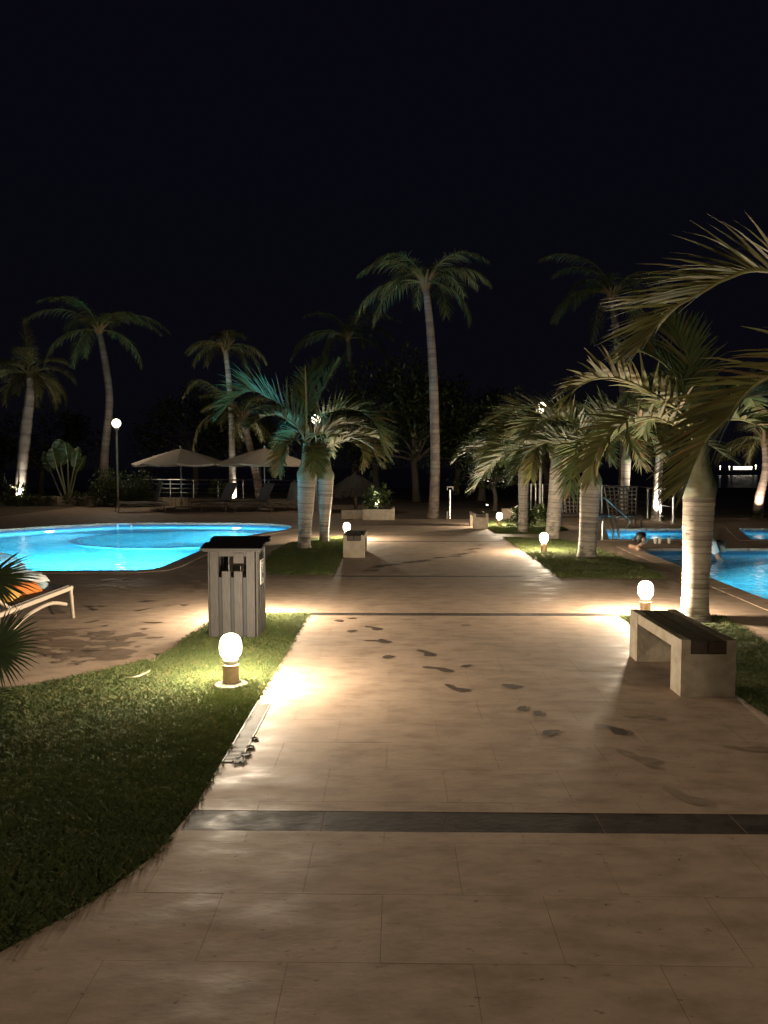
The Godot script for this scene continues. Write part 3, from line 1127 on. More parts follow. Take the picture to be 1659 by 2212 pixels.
func waste_bin(at: Vector3) -> void:
	var t := thing("litter_bin", "grey wooden slatted litter bin with black flat roof on the lawn", "litter bin", at)
	var W := 0.46
	var h := 0.83
	var mb := MB.new()
	mb.box(Vector3(0, 0.3, 0), Vector3(W - 0.07, 0.56, W - 0.07))
	part("liner", mb, M.black, t)
	for sx in [-1.0, 1.0]:
		for sz in [-1.0, 1.0]:
			mb = MB.new()
			mb.box(Vector3(sx * (W / 2 - 0.035), h / 2, sz * (W / 2 - 0.035)), Vector3(0.036, h, 0.036), 0.003)
			part("corner_post", mb, M.slat_dark, t)
	for face in 4:
		var r := Basis(Vector3.UP, face * PI / 2)
		for k in 4:
			var outer := k == 0 or k == 3
			var top := h if outer else 0.645
			mb = MB.new()
			var x := -0.172 + k * 0.1147 + rng.randf_range(-0.002, 0.002)
			mb.box(r * Vector3(x, (top + 0.02) / 2, W / 2 - 0.004), Vector3(0.083, top - 0.02, 0.018), 0.004, r)
			part("slat", mb, M.slat_wood if (k + face) % 3 else M.slat_dark, t)
		if face == 0:
			mb = MB.new()
			mb.box(r * Vector3(0.058, 0.765, W / 2 - 0.014), Vector3(0.1, 0.1, 0.014), 0.003, r)
			part("flap", mb, M.slat_dark, t)
		mb = MB.new()
		mb.box(r * Vector3(0, h - 0.025, W / 2 - 0.024), Vector3(W - 0.1, 0.05, 0.018), 0.003, r)
		part("top_rail", mb, M.slat_dark, t)
	var tilt := Basis(Vector3.RIGHT, 0.11)
	for k in 4:
		mb = MB.new()
		var zc := 0.225 - k * 0.148
		mb.box(Vector3([0.0, -0.012, 0.014, -0.006][k], h + 0.032 + (0.225 - zc) * 0.11, zc), Vector3(0.58, 0.022, 0.145), 0.004, tilt)
		part("roof_board", mb, M.roof_wood, t)
	mb = MB.new()
	mb.box(Vector3(0, h + 0.007, W / 2 + 0.01), Vector3(W + 0.08, 0.014, 0.03), 0.003)
	part("roof_trim", mb, M.slat_wood, t)
	# white plate with a litter pictogram on the side that faces the path
	mb = MB.new()
	mb.box(Vector3(W / 2 + 0.01, 0.615, 0.02), Vector3(0.006, 0.235, 0.15), 0.001)
	var plate := part("sign_plate", mb, M.white_plate, t)
	plate.set_meta("label", "white plate with black oval litter pictogram")
	var px := W / 2 + 0.0145
	mb = MB.new()
	var segs := 28
	for k in segs:
		var a := TAU * k / segs
		var b := TAU * (k + 1) / segs
		var q := []
		for w in [[a, 1.0], [b, 1.0], [b, 0.86], [a, 0.86]]:
			q.append(Vector3(px, 0.605 + sin(w[0]) * 0.088 * w[1], 0.02 - cos(w[0]) * 0.052 * w[1]))
		mb.quad(q[0], q[1], q[2], q[3])
	part("oval_ring", mb, M.black, plate)
	mb = MB.new()
	for s in [[0.65, 0.03, 0.016, 0.016], [0.62, 0.03, 0.02, 0.035], [0.585, 0.033, 0.011, 0.045], [0.583, 0.018, 0.011, 0.045], [0.63, 0.008, 0.03, 0.008], [0.57, -0.012, 0.03, 0.045], [0.712, 0.02, 0.1, 0.009]]:
		mb.box(Vector3(px, s[0], s[1]), Vector3(0.003, s[3], s[2]))
	part("pictogram", mb, M.black, plate)

# ---------------------------------------------------------------- bodies: tapered capsules joined by a smooth minimum, meshed as surface nets
func body(mb: MB, bones: Array, cell: float, k: float) -> void:
	var lo := Vector3.INF
	var hi := -Vector3.INF
	for b in bones:
		for e in [[b[0], b[1]], [b[2], b[3]]]:
			lo = lo.min(e[0] - Vector3.ONE * (e[1] + cell * 2.5))
			hi = hi.max(e[0] + Vector3.ONE * (e[1] + cell * 2.5))
	var nx := int((hi.x - lo.x) / cell) + 2
	var ny := int((hi.y - lo.y) / cell) + 2
	var nz := int((hi.z - lo.z) / cell) + 2
	var f := PackedFloat32Array()
	f.resize(nx * ny * nz)
	f.fill(1.0)
	for b in bones:
		var A: Vector3 = b[0]
		var B: Vector3 = b[2]
		var rm := maxf(b[1], b[3]) + cell * 2.0 + k
		var l0 := ((A.min(B) - Vector3.ONE * rm - lo) / cell).floor().max(Vector3.ZERO)
		var h0 := ((A.max(B) + Vector3.ONE * rm - lo) / cell).ceil().min(Vector3(nx - 1, ny - 1, nz - 1))
		var ab := B - A
		var den := maxf(ab.length_squared(), 1e-8)
		for z in range(int(l0.z), int(h0.z) + 1):
			for y in range(int(l0.y), int(h0.y) + 1):
				for x in range(int(l0.x), int(h0.x) + 1):
					var p := lo + Vector3(x, y, z) * cell
					var u := clampf((p - A).dot(ab) / den, 0, 1)
					var d: float = p.distance_to(A + ab * u) - lerpf(b[1], b[3], u)
					var i := (z * ny + y) * nx + x
					var o := f[i]
					var g := clampf(0.5 + 0.5 * (o - d) / k, 0, 1)
					f[i] = lerpf(o, d, g) - k * g * (1 - g)
	var id := {}
	var offs := [0, 1, nx, nx + 1, nx * ny, nx * ny + 1, nx * ny + nx, nx * ny + nx + 1]
	var E := [[0, 1], [2, 3], [4, 5], [6, 7], [0, 2], [1, 3], [4, 6], [5, 7], [0, 4], [1, 5], [2, 6], [3, 7]]
	for z in nz - 1:
		for y in ny - 1:
			for x in nx - 1:
				var i := (z * ny + y) * nx + x
				var neg := 0
				for o in offs:
					if f[i + o] < 0: neg += 1
				if neg == 0 or neg == 8: continue
				var s := Vector3.ZERO
				var c := 0
				for e in E:
					var a := f[i + offs[e[0]]]
					var b := f[i + offs[e[1]]]
					if (a < 0) != (b < 0):
						var t := a / (a - b)
						var pa := Vector3(e[0] & 1, (e[0] >> 1) & 1, e[0] >> 2)
						var pb := Vector3(e[1] & 1, (e[1] >> 1) & 1, e[1] >> 2)
						s += pa.lerp(pb, t)
						c += 1
				var g := Vector3(f[i + 1] - f[i], f[i + nx] - f[i], f[i + nx * ny] - f[i])
				g += Vector3(f[i + offs[7]] - f[i + offs[6]], f[i + offs[7]] - f[i + offs[5]], f[i + offs[7]] - f[i + offs[3]])
				id[i] = mb.vert(lo + (Vector3(x, y, z) + s / c) * cell, g.normalized(), mb.col)
	var step := [1, nx, nx * ny]
	for i in id.keys():
		for ax in 3:
			var j: int = i + step[ax]
			if j >= f.size() or (f[i] < 0) == (f[j] < 0): continue
			var u: int = step[(ax + 1) % 3]
			var w: int = step[(ax + 2) % 3]
			if not (id.has(i - u) and id.has(i - w) and id.has(i - u - w)): continue
			var q := [id[i], id[i - u], id[i - u - w], id[i - w]]
			if f[i] < 0:
				mb.face(q[0], q[1], q[2])
				mb.face(q[0], q[2], q[3])
			else:
				mb.face(q[2], q[1], q[0])
				mb.face(q[3], q[2], q[0])
	mb.fix_winding()

func hand_bones(wrist: Vector3, dir: Vector3, side: Vector3, curl: float) -> Array:
	var out := []
	var dn := dir.cross(side).normalized()
	if dn.y > 0: dn = -dn
	var palm := wrist + dir * 0.07
	for k in 4:
		out.append([wrist + dir * 0.02 + side * (k - 1.5) * 0.012, 0.014, palm + side * (k - 1.5) * 0.02, 0.012])
		var p: Vector3 = palm + side * (k - 1.5) * 0.021
		var d := dir
		var ls: float = [0.026, 0.03, 0.028, 0.021][k]
		for j in 3:
			d = (d + dn * curl * (j + 1) * 0.35).normalized()
			var q: Vector3 = p + d * ls
			out.append([p, 0.009, q, 0.0075])
			p = q
			ls *= 0.82
	var tp := wrist + dir * 0.02 - side * 0.03
	var td := (dir - side * 0.7).normalized()
	out.append([wrist + dir * 0.015 - side * 0.012, 0.013, tp + td * 0.03, 0.011])
	out.append([tp + td * 0.03, 0.01, tp + td * 0.06 + dir * 0.012, 0.008])
	return out

func px(a: Array) -> Array:
	return a.map(func(p): return at_z(p[0], p[1], p[2]))

func v2(a: Array) -> PackedVector2Array:
	return PackedVector2Array(a.map(func(p): return Vector2(p[0], p[1])))

func _ready() -> void:
	# ------------------------------------------------ camera
	cam_basis = Basis.from_euler(Vector3(deg_to_rad(-3.3), deg_to_rad(0.9), 0))
	var cam := Camera3D.new()
	cam.name = "camera"
	cam.transform = Transform3D(cam_basis, EYE)
	cam.fov = 67.3
	cam.near = 0.05
	cam.far = 1500
	cam.current = true
	add_child(cam)
	# ------------------------------------------------ night sky and exposure
	var we := WorldEnvironment.new()
	we.name = "environment"
	var env := Environment.new()
	var sky := Sky.new()
	var sm := ProceduralSkyMaterial.new()
	sm.sky_top_color = Color(0.02, 0.018, 0.046)
	sm.sky_horizon_color = Color(0.018, 0.018, 0.028)
	sm.ground_horizon_color = Color(0.015, 0.015, 0.02)
	sm.ground_bottom_color = Color(0.02, 0.02, 0.02)
	sm.sky_curve = 0.3
	sky.sky_material = sm
	env.background_mode = Environment.BG_SKY
	env.sky = sky
	env.tonemap_mode = Environment.TONE_MAPPER_LINEAR
	env.tonemap_exposure = 1.6
	env.sdfgi_enabled = true
	env.ssao_enabled = true
	env.ssil_enabled = true
	we.environment = env
	add_child(we)
	make_materials()
	# the place's tall lamps, then added unseen ones that light the foreground
	post_lamp(Vector3(-11.1, 0, -30.5), "white globe lamp on tall post behind the bush by the railing", 2.8)
	post_lamp(Vector3(4.3, 0, -23.0), "white globe lamp showing between the fronds of the right-hand palm row", 1.4)
	post_lamp(Vector3(-2.9, 0, -28.0), "white globe lamp hidden behind the twin palms' crowns", 1.2)
	post_lamp(Vector3(-1.8, 0, 3.6), "added unseen globe lamp on tall post, standing in for light from behind the camera", 6.5)  # added lamp, stands in for broad soft light from behind the camera
	post_lamp(Vector3(6.2, 0, -1.2), "added unseen globe lamp on tall post off to the right, lighting the near fronds", 5.0)  # added out of frame to brighten the overhanging fronds on the right

	build_ground()
	build_palms()
	build_objects()
	build_background()

# ---------------------------------------------------------------- ground, path, lawns, pools
func build_ground() -> void:
	var PL := -0.95
	var PR := 2.4
	var g := MB.new()
	for r in [rect(-600, -600, 600, -33), rect(-600, 6, 600, 200), rect(-600, -33, -13, 6), rect(13, -33, 600, 6), rect(-0.95, -33, 13, -24.6)]:
		g.prism(r, 0, -0.03, false)
	struct("ground", g, M.sand)
	g = MB.new()
	g.prism(rect(-700, -900, 900, -62), 0, -0.02, false)
	struct("sea", g, M.sea)
	# lawns
	var lawn1 := v2([[PL, -8.37], [PL, -3.5], [-1.0, -3.07], [-1.12, -2.74], [-1.31, -2.43], [-2.0, -1.9], [-4.0, -1.3], [-9.0, -1.0], [-9.0, -4.4], [-4.4, -4.9], [-2.86, -5.42], [-2.5, -5.72], [-2.32, -5.98], [-2.2, -6.14], [-2.1, -6.3], [-2.02, -6.25], [-1.98, -6.7], [-1.97, -7.3], [-1.93, -7.9], [-1.85, -8.37]])
	var lawn2 := v2([[PL, -11.4], [PL, -17.3], [-1.3, -17.75], [-1.9, -17.4], [-2.25, -16.2], [-2.35, -14.6], [-2.2, -12.8], [-1.95, -11.45]])
	var lawn3 := v2([[PR, -8.3], [PR, -2.0], [5.0, -1.4], [8.0, -1.2], [8.0, -3.0], [3.6, -4.0], [3.4, -6.9], [3.52, -8.3]])
	var lawn4 := v2([[PR, -11.15], [3.9, -11.05], [4.0, -13.0], [3.95, -16.0], [3.6, -17.3], [PR + 0.06, -17.55]])
	var lawn5 := v2([[PR, -18.7], [3.5, -18.5], [4.4, -19.6], [4.6, -22.6], [PR, -23.4]])
	var lawns := [lawn1, lawn2, lawn3, lawn4, lawn5]
	# pool outlines
	var poolL := v2([[-13.4, -12.0], [-6.1, -11.75], [-4.05, -11.85], [-3.82, -12.0], [-3.76, -12.3], [-3.76, -15.9], [-3.72, -16.8], [-3.5, -17.9], [-3.12, -18.9], [-2.82, -19.9], [-2.78, -20.6], [-3.0, -21.3], [-3.6, -21.85], [-4.6, -22.15], [-6.4, -22.2], [-8.1, -22.1], [-9.4, -20.9], [-10.4, -19.6], [-13.4, -17.6]])
	var poolR1 := v2([[4.42, -8.0], [4.72, -15.25], [13.2, -15.4], [13.2, -7.6]])
	var poolR2 := v2([[4.75, -17.2], [5.45, -20.1], [8.2, -20.3], [6.9, -17.25]])
	var poolR3 := v2([[9.0, -20.35], [13.2, -20.4], [13.2, -16.6], [7.9, -17.2]])
	# the path
	var p0: Array = [v2([[-9, 6], [-9, -1.0], [-4.0, -1.3], [-2.0, -1.9], [-1.31, -2.43], [-1.12, -2.74], [-1.0, -3.07], [PL, -3.5], [PL, -24.0], [PR, -24.0], [PR, -2.0], [5.0, -1.4], [8.0, -1.2], [8.0, 6]])]
	p0 = cut(p0, v2([[-1.2, -5.115], [-0.846, -5.115], [-0.846, -4.085], [-1.2, -4.085]]))
	var bands := [[-3.5, -3.3], [-8.42, -8.26], [-11.38, -11.22], [-16.75, -16.58], [-18.35, -18.18], [-21.6, -21.43]]
	var path := pave("path", p0, Vector2(0.6, 0.4), Vector2(PL, -24.0), 260, 0.5, bands, 5)
	for b in bands:
		var x := PL
		var k := 0
		while x < PR - 0.01:
			var w := minf([0.62, 0.55, 0.7][k % 3], PR - x)
			var mb := MB.new()
			mb.prism(rect(x + 0.002, b[0] + 0.002, x + w - 0.002, b[1] - 0.002), -0.03, -0.0008)
			part("dark_band_stone", mb, M["dark%d" % (k % 2)], path)
			x += w
			k += 1
	# decks to either side, with lawns and pools cut out
	var left: Array = [rect(-13, -33, PL, -1.0)]
	var right: Array = [rect(PR, -24.6, 6.4, -1.0), rect(6.4, -24.6, 13, -1.0)]
	for l in [lawn1, lawn2]: left = cut(left, l)
	for l in [lawn3, lawn4, lawn5]: right = cut(right, l)
	left = cut(left, v2([[-9, -0.9], [PL + 0.1, -0.9], [PL + 0.1, -3.0], [-1.0, -3.07], [-1.12, -2.74], [-1.31, -2.43], [-2.0, -1.9], [-4.0, -1.3], [-9.0, -1.0]]))
	for q in Geometry2D.offset_polygon(poolL, 0.27): left = cut(left, q)
	for p in [poolR1, poolR2, poolR3]:
		for q in Geometry2D.offset_polygon(p, 0.27): right = cut(right, q)
	var deckL := pave("pool_deck", left, Vector2(0.6, 0.6), Vector2(-13, -33), 200, 0.0, [], 6)
	var deckR := pave("pool_deck", right, Vector2(0.6, 0.6), Vector2(2.4, -24.6), 120, 0.0, [], 7)
	# pools
	var pl := pool("swimming_pool", poolL, 1.25, -0.1, M.water, M.pool_floor, [])
	for d in [[-8.6, -11.86, 34.0], [-6.2, -11.8, 75.0], [-4.6, -11.9, 95.0]]:
		pool_light(Vector3(d[0], -0.5, d[1]), Vector3(0, -0.42, -1).normalized(), d[2], pl)
	pool_light(Vector3(-3.8, -0.5, -15.0), Vector3(-1, -0.6, 0).normalized(), 42.0, pl)
	pool_light(Vector3(-3.2, -0.5, -19.2), Vector3(-0.9, -0.3, -0.3).normalized(), 26.0, pl)
	pool_light(Vector3(-4.6, -0.5, -22.05), Vector3(0, -0.1, 1).normalized(), 9.0, pl)
	pool_light(Vector3(-9.45, -0.5, -20.75), Vector3(0.7, -0.1, 0.7).normalized(), 9.0, pl)
	# round shelf inside the pool, edged with a darker tile line
	var sh := MB.new()
	var ctr := Vector2(-5.6, -19.3)
	var disc := PackedVector2Array()
	for k in 40: disc.append(ctr + Vector2(cos(TAU * k / 40.0) * 2.5, sin(TAU * k / 40.0) * 2.3))
	sh.prism(disc, -1.25, -0.95)
	part("round_shelf", sh, M.pool_floor, pl)
	sh = MB.new()
	for k in 40:
		var a := disc[k]
		var b := disc[(k + 1) % 40]
		for w in [[1.002, 0.94], [0.9, 0.885]]:
			var q := [ctr + (a - ctr) * w[0], ctr + (b - ctr) * w[0], ctr + (b - ctr) * w[1], ctr + (a - ctr) * w[1]]
			sh.prism(PackedVector2Array(q), 0, -0.945, false)
	part("tile_line", sh, M.pool_line, pl)
	# skimmer box on the far wall
	sh = MB.new()
	for s in [-1.0, 1.0]: sh.box(Vector3(-7.85 + s * 0.2, -0.07, -22.08), Vector3(0.05, 0.12, 0.06))
	sh.box(Vector3(-7.85, -0.02, -22.08), Vector3(0.45, 0.03, 0.06))
	part("skimmer", sh, M.white_plate, pl)
	var r1 := pool("swimming_pool", poolR1, 1.3, -0.1, M.water_b, M.pool_floor, [])
	pool_light(Vector3(4.62, -0.55, -12.2), Vector3(1, -0.1, 0).normalized(), 10.0, r1)
	pool_light(Vector3(7.5, -0.55, -15.25), Vector3(0, -0.1, 1).normalized(), 8.0, r1)
	pool_light(Vector3(11.5, -0.55, -15.3), Vector3(0, -0.1, 1).normalized(), 7.0, r1)
	var r2 := pool("swimming_pool", poolR2, 0.9, -0.1, M.water_b, M.pool_floor, [])
	pool_light(Vector3(5.9, -0.45, -17.32), Vector3(0, -0.1, -1).normalized(), 12.0, r2)
	pool_light(Vector3(7.4, -0.45, -18.2), Vector3(-0.9, -0.1, -0.4).normalized(), 6.0, r2)
	var r3 := pool("swimming_pool", poolR3, 0.9, -0.1, M.water_b, M.pool_floor, [])
	pool_light(Vector3(9.6, -0.45, -17.15), Vector3(0, -0.1, -1).normalized(), 6.0, r3)
	# lawns with grass
	var bl := [[Vector2(-1.22, -5.59), 0.085], [Vector2(-1.5, -8.15), 0.085]]
	var near1 := v2([[PL, -8.37], [PL, -3.5], [-1.0, -3.07], [-1.12, -2.74], [-1.31, -2.43], [-2.0, -1.9], [-3.4, -1.6], [-3.4, -5.2], [-2.86, -5.42], [-2.5, -5.72], [-2.32, -5.98], [-2.2, -6.14], [-2.1, -6.3], [-2.02, -6.25], [-1.98, -6.7], [-1.97, -7.3], [-1.93, -7.9], [-1.85, -8.37]])
	var rest := MB.new()
	rest.prism(v2([[-3.4, -1.6], [-4.0, -1.3], [-9.0, -1.0], [-9.0, -4.4], [-4.4, -4.9], [-3.4, -5.2]]), 0, -0.012, false)
	struct("lawn", rest, M.soil)
	grass_on(near1, 7000, 0.035, "short green lawn grass around the litter bin and the lit bollard", 91, bl)
	grass_on(lawn2, 1300, 0.06, "grass patch round the feet of the twin palms", 92, [])
	grass_on(v2([[PR, -8.3], [PR, -3.4], [3.6, -4.0], [3.4, -6.9], [3.52, -8.3]]), 1800, 0.055, "dark strip of grass behind the near stone bench", 93, [[Vector2(3.18, -8.0), 0.19]])
	rest = MB.new()
	rest.prism(v2([[PR, -3.4], [PR, -2.0], [5.0, -1.4], [8.0, -1.2], [8.0, -3.0], [3.6, -4.0]]), 0, -0.012, false)
	struct("lawn", rest, M.soil)
	grass_on(lawn4, 1300, 0.06, "lit grass patch under the palm row across the side path", 94, [])
	grass_on(lawn5, 700, 0.06, "farthest lit grass patch beside the far stone bench", 95, [])
	# wet footprints: a trail over the near path and another over the far path
	rng.seed = 77
	for f in [[742, 1340, 2.4, 0.2, 1], [770, 1337, 0.2, 0.2, 2], [752, 1362, 0.6, 0.16, 1], [803, 1357, 0.9, 0.24, 0], [814, 1386, 0.3, 0.27, 0], [838, 1384, 0.5, 0.2, 2], [828, 1417, 0.9, 0.2, 1], [917, 1411, 1.1, 0.27, 0], [943, 1446, 0.55, 0.27, 0], [985, 1486, 0.9, 0.24, 0], [1002, 1437, 0.8, 0.11, 1], [1092, 1477, 1.1, 0.27, 1], [1117, 1529, 0.3, 0.12, 1], [1150, 1541, 0.3, 0.12, 1], [1182, 1577, 1.0, 0.13, 1], [1200, 1590, 0.5, 0.15, 2], [1318, 1576, 0.9, 0.24, 0]]:
		footprint(gp2(f[0], f[1]), f[2], f[3], 0.1, M.wet, path, f[4])
	for f in [[1385, 1550, 0.1, 0.24, 0], [1375, 1634, 0.9, 0.25, 0], [1425, 1655, 0.2, 0.16, 2], [1612, 1616, 0.2, 0.26, 0], [1480, 1720, 1.0, 0.25, 0], [1000, 1350, 0.4, 0.12, 1]]:
		footprint(gp2(f[0], f[1]), f[2], f[3], 0.1, M.wet_faint, path, f[4])
	for f in [[330, 925], [390, 892], [430, 882], [540, 873], [655, 852], [745, 840], [830, 833], [940, 810], [1085, 797], [1110, 779], [1150, 773], [1240, 760], [1200, 740], [1260, 728], [1285, 699]]:
		footprint(gp2((1250 + f[0] / 2.37) / 1.736, (1750 + f[1] / 2.37) / 1.736), rng.randf_range(-0.9, -0.3), rng.randf_range(0.2, 0.3), 0.14, M.wet, path, 0)
	# spilled water on the left deck
	var zp := func(a: Array) -> Array: return a.map(func(q): return gp2(q[0] * 0.4219 / 1.736, (2050 + q[1] * 0.4219) / 1.736))
	wet_field(gp2(150, 1385), Vector2(0.85, 0.62), 5, 0.34, M.wet_mid, deckL, 0.013, left)
	wet_field(gp2(205, 1418), Vector2(0.5, 0.3), 9, 0.36, M.wet_mid, deckL, 0.013, left)
	wet_field(gp2(420, 1258), Vector2(1.1, 0.9), 14, 0.42, M.wet_faint, deckL, 0.02, left)
	wet_field(gp2(250, 1262), Vector2(1.2, 0.7), 17, 0.42, M.wet_faint, deckL, 0.02, left)
	wet_field(gp2(500, 1200), Vector2(0.8, 1.6), 21, 0.4, M.wet_faint, deckL, 0.025, left)
	wet_field(gp2(1400, 1235), Vector2(0.9, 2.4), 23, 0.3, M.wet_faint, deckR, 0.025, right)
	wet_field(gp2(1330, 1200), Vector2(0.7, 2.2), 27, 0.3, M.wet_faint, deckR, 0.025, right)
	for s in [[[1210, 490], [1300, 478], [1410, 486], [1300, 496]], [[1180, 570], [1260, 560], [1370, 540], [1300, 562], [1240, 575]], [[1440, 535], [1560, 520], [1500, 532]], [[730, 525], [850, 530], [800, 545]], [[900, 705], [970, 695], [940, 712]], [[1240, 730], [1330, 725], [1290, 740]], [[1260, 672], [1470, 670], [1390, 684]], [[1360, 950], [1440, 955], [1400, 970]], [[740, 680], [860, 655], [900, 655], [820, 675]], [[860, 525], [960, 530], [900, 538]], [[800, 548], [880, 560], [830, 572]], [[1015, 828], [1050, 824], [1040, 838]], [[1600, 515], [1690, 520], [1640, 530]]]:
		wet_poly(zp.call(s), M.wet, deckL)
	for s in [[[440, 520], [520, 530], [600, 590], [480, 600]], [[880, 300], [1100, 290], [1000, 330]]]:
		wet_poly(zp.call(s), M.wet_faint, deckL)
	# damp dark ground around the right pool
	for s in [[[1400, 1335], [1480, 1338], [1420, 1346]], [[1560, 1380], [1650, 1390], [1640, 1400]], [[1230, 1225], [1400, 1230], [1330, 1250]], [[1330, 1195], [1420, 1225], [1380, 1235]]]:
		wet_poly(s.map(func(q): return gp2(q[0], q[1])), M.wet_faint, deckR)

# ---------------------------------------------------------------- palms
func build_palms() -> void:
	# near palm beside the bench on the right
	var z := -8.17
	bottle_palm(Vector3(3.18, 0, z), 1.3, 0.144, 0.75, Vector3(0.02, 0, 0), "thick ringed palm rising behind the near stone bench, arching fronds over the path", [
		{"pts": px([[1494, 930, z], [1469, 888, -8.05], [1366, 827, -7.9], [1298, 816, -7.8], [1248, 837, -7.7], [1230, 867, -7.65]]), "leaf": {"len": 0.52, "roll": 0.2}, "col": OLIVE},
		{"pts": px([[1498, 950, z], [1479, 929, -8.0], [1418, 903, -7.8], [1366, 905, -7.6], [1316, 939, -7.5], [1285, 990, -7.4], [1280, 1028, -7.4]]), "leaf": {"len": 0.5, "roll": -0.1}, "col": OLIVE},
		{"pts": px([[1500, 930, z], [1480, 850, -8.3], [1440, 790, -8.5], [1385, 760, -8.7], [1340, 775, -8.9]]), "leaf": {"len": 0.5}, "col": GREEN},
		{"pts": px([[1504, 930, z], [1500, 840, -8.4], [1480, 750, -8.6], [1450, 690, -8.8]]), "leaf": {"len": 0.55, "vee": 10.0}, "col": GREEN},
		{"az": 10.0, "e0": 60.0, "e1": -60.0, "len": 1.6}, {"az": -40.0, "e0": 70.0, "e1": -50.0, "len": 1.6}, {"az": 60.0, "e0": 35.0, "e1": -75.0, "len": 1.2}, {"az": -100.0, "e0": 65.0, "e1": -60.0, "len": 1.5}, {"az": -150.0, "e0": 40.0, "e1": -80.0, "len": 1.4}], 0, 201)
	# palm outside the frame whose fronds hang into it
	var o := Vector3(3.4, 0, -4.3)
	bottle_palm(o, 1.35, 0.16, 0.8, Vector3.ZERO, "nearest palm of the right-hand row, long fronds reaching over the lawn", [
		{"pts": [o + Vector3(0, 2.05, 0)] + px([[1880, 650, -4.65], [1659, 585, -5.0], [1571, 602, -5.15], [1520, 630, -5.25], [1452, 670, -5.4], [1411, 714, -5.5], [1384, 748, -5.55]]), "leaf": {"len": 0.66, "n": 84, "w": 0.026, "vee": 30.0, "roll": 0.1, "bare": 0.14}, "col": OLIVE},
		{"pts": [o + Vector3(0, 2.0, 0)] + px([[1850, 730, -4.75], [1659, 816, -5.1], [1605, 857, -5.2], [1571, 905, -5.25], [1530, 946, -5.3], [1496, 1010, -5.4], [1479, 1044, -5.42]]), "leaf": {"len": 0.6, "n": 84, "w": 0.026, "vee": 34.0, "roll": 0.25, "bare": 0.14}, "col": OLIVE},
		{"az": 20.0, "e0": 60.0, "e1": -60.0, "len": 1.8}, {"az": -50.0, "e0": 70.0, "e1": -40.0, "len": 1.8}, {"az": 80.0, "e0": 55.0, "e1": -60.0, "len": 1.6}], 0, 202, 1.0)
	# the rest of the right-hand row
	bottle_palm(gp(1268, 1205), 1.28, 0.165, 0.62, Vector3(0.05, 0, 0), "ringed palm at the end of the lit grass patch, opposite the pool ladder", [
		{"az": 175.0, "e0": 45.0, "e1": -75.0, "len": 1.7}, {"az": 205.0, "e0": 60.0, "e1": -60.0, "len": 1.7}], 12, 203, 1.5)
	bottle_palm(gp(1193, 1165), 1.62, 0.165, 0.55, Vector3(0.12, 0, 0), "brightly lit ringed palm standing right behind a glowing bollard", [
		{"az": 185.0, "e0": 50.0, "e1": -70.0, "len": 1.9}], 13, 204, 1.55, false, 0.9)
	bottle_palm(gp(1130, 1150), 1.42, 0.12, 0.5, Vector3.ZERO, "slim ringed palm in the farthest grass patch next to a leafy bush", [], 12, 205, 1.2)
	bottle_palm(gp(1348, 1122), 1.75, 0.13, 0.6, Vector3(0.03, 0, 0), "small bluish palm behind the lattice-backed chairs", [], 10, 206, 1.15)
	# twin palms on the left
	z = -15.14
	bottle_palm(gp(657, 1185), 1.36, 0.158, 0.78, Vector3(0.06, 0, 0), "stouter of the twin bottle palms, bluish trunk and tall spear leaf", [
		{"pts": px([[655, 950, z], [649, 915, z], [617, 881, -15.0], [564, 849, -14.8], [533, 846, -14.7], [502, 865, -14.6], [478, 892, -14.6]]), "leaf": {"len": 0.9, "n": 74}},
		{"pts": px([[655, 945, z], [642, 912, -15.0], [596, 893, -14.7], [558, 906, -14.5], [539, 918, -14.4]]), "leaf": {"len": 0.5}},
		{"pts": px([[660, 955, z], [664, 946, -15.0], [705, 935, -14.8], [752, 943, -14.6], [799, 965, -14.5], [817, 998, -14.5]]), "leaf": {"len": 0.65}, "col": OLIVE},
		{"pts": px([[650, 960, z], [640, 950, -14.9], [620, 958, -14.6], [606, 990, -14.4], [602, 1020, -14.4]]), "leaf": {"len": 0.45}, "col": OLIVE},
		{"pts": px([[655, 940, z], [660, 880, -15.3], [668, 820, -15.5], [690, 780, -15.8]]), "leaf": {"len": 0.6, "vee": 12.0}},
		{"az": 70.0, "e0": 10.0, "e1": -85.0, "len": 1.0}], 3, 207, 1.0, true, 1.05, 0.8)
	z = -16.58
	bottle_palm(gp(700, 1170), 1.34, 0.142, 0.7, Vector3(0.05, 0, 0), "slimmer of the twin bottle palms, fronds arching towards the path", [
		{"pts": px([[700, 960, z], [689, 906, z], [736, 884, -16.3], [783, 890, -16.1], [814, 921, -16.0], [830, 978, -16.0]]), "leaf": {"len": 0.9, "n": 70}},
		{"pts": px([[700, 970, z], [711, 965, -16.4], [752, 952, -16.2], [783, 974, -16.1], [780, 1009, -16.0]]), "leaf": {"len": 0.45}, "col": OLIVE},
		{"pts": px([[698, 960, z], [683, 884, -16.6], [705, 827, -16.7], [733, 783, -16.8]]), "leaf": {"len": 0.6}},
		{"az": 95.0, "e0": 20.0, "e1": -80.0, "len": 1.1}], 4, 208, 1.0, false, 1.05, 0.72)
	# tall coconut palms
	var b := gp(935, 1118)
	coconut_palm(b, [[Vector3(0, -0.05, 0), 0.23], [Vector3(0.03, 0.4, 0), 0.17], [at_z(940, 1000, b.z) - b, 0.155], [at_z(937, 850, b.z) - b, 0.145], [at_z(930, 720, b.z) - b, 0.125], [at_z(919, 612, b.z) - b, 0.1]], "tall lone coconut palm at the far end of the path", 14, 2.5, 301, GREEN, Color(0.19, 0.15, 0.12), [], 0.1, "coconut_palm", {"len": 0.72})
	b = at_z(222, 1085, -33.5); b.y = 0
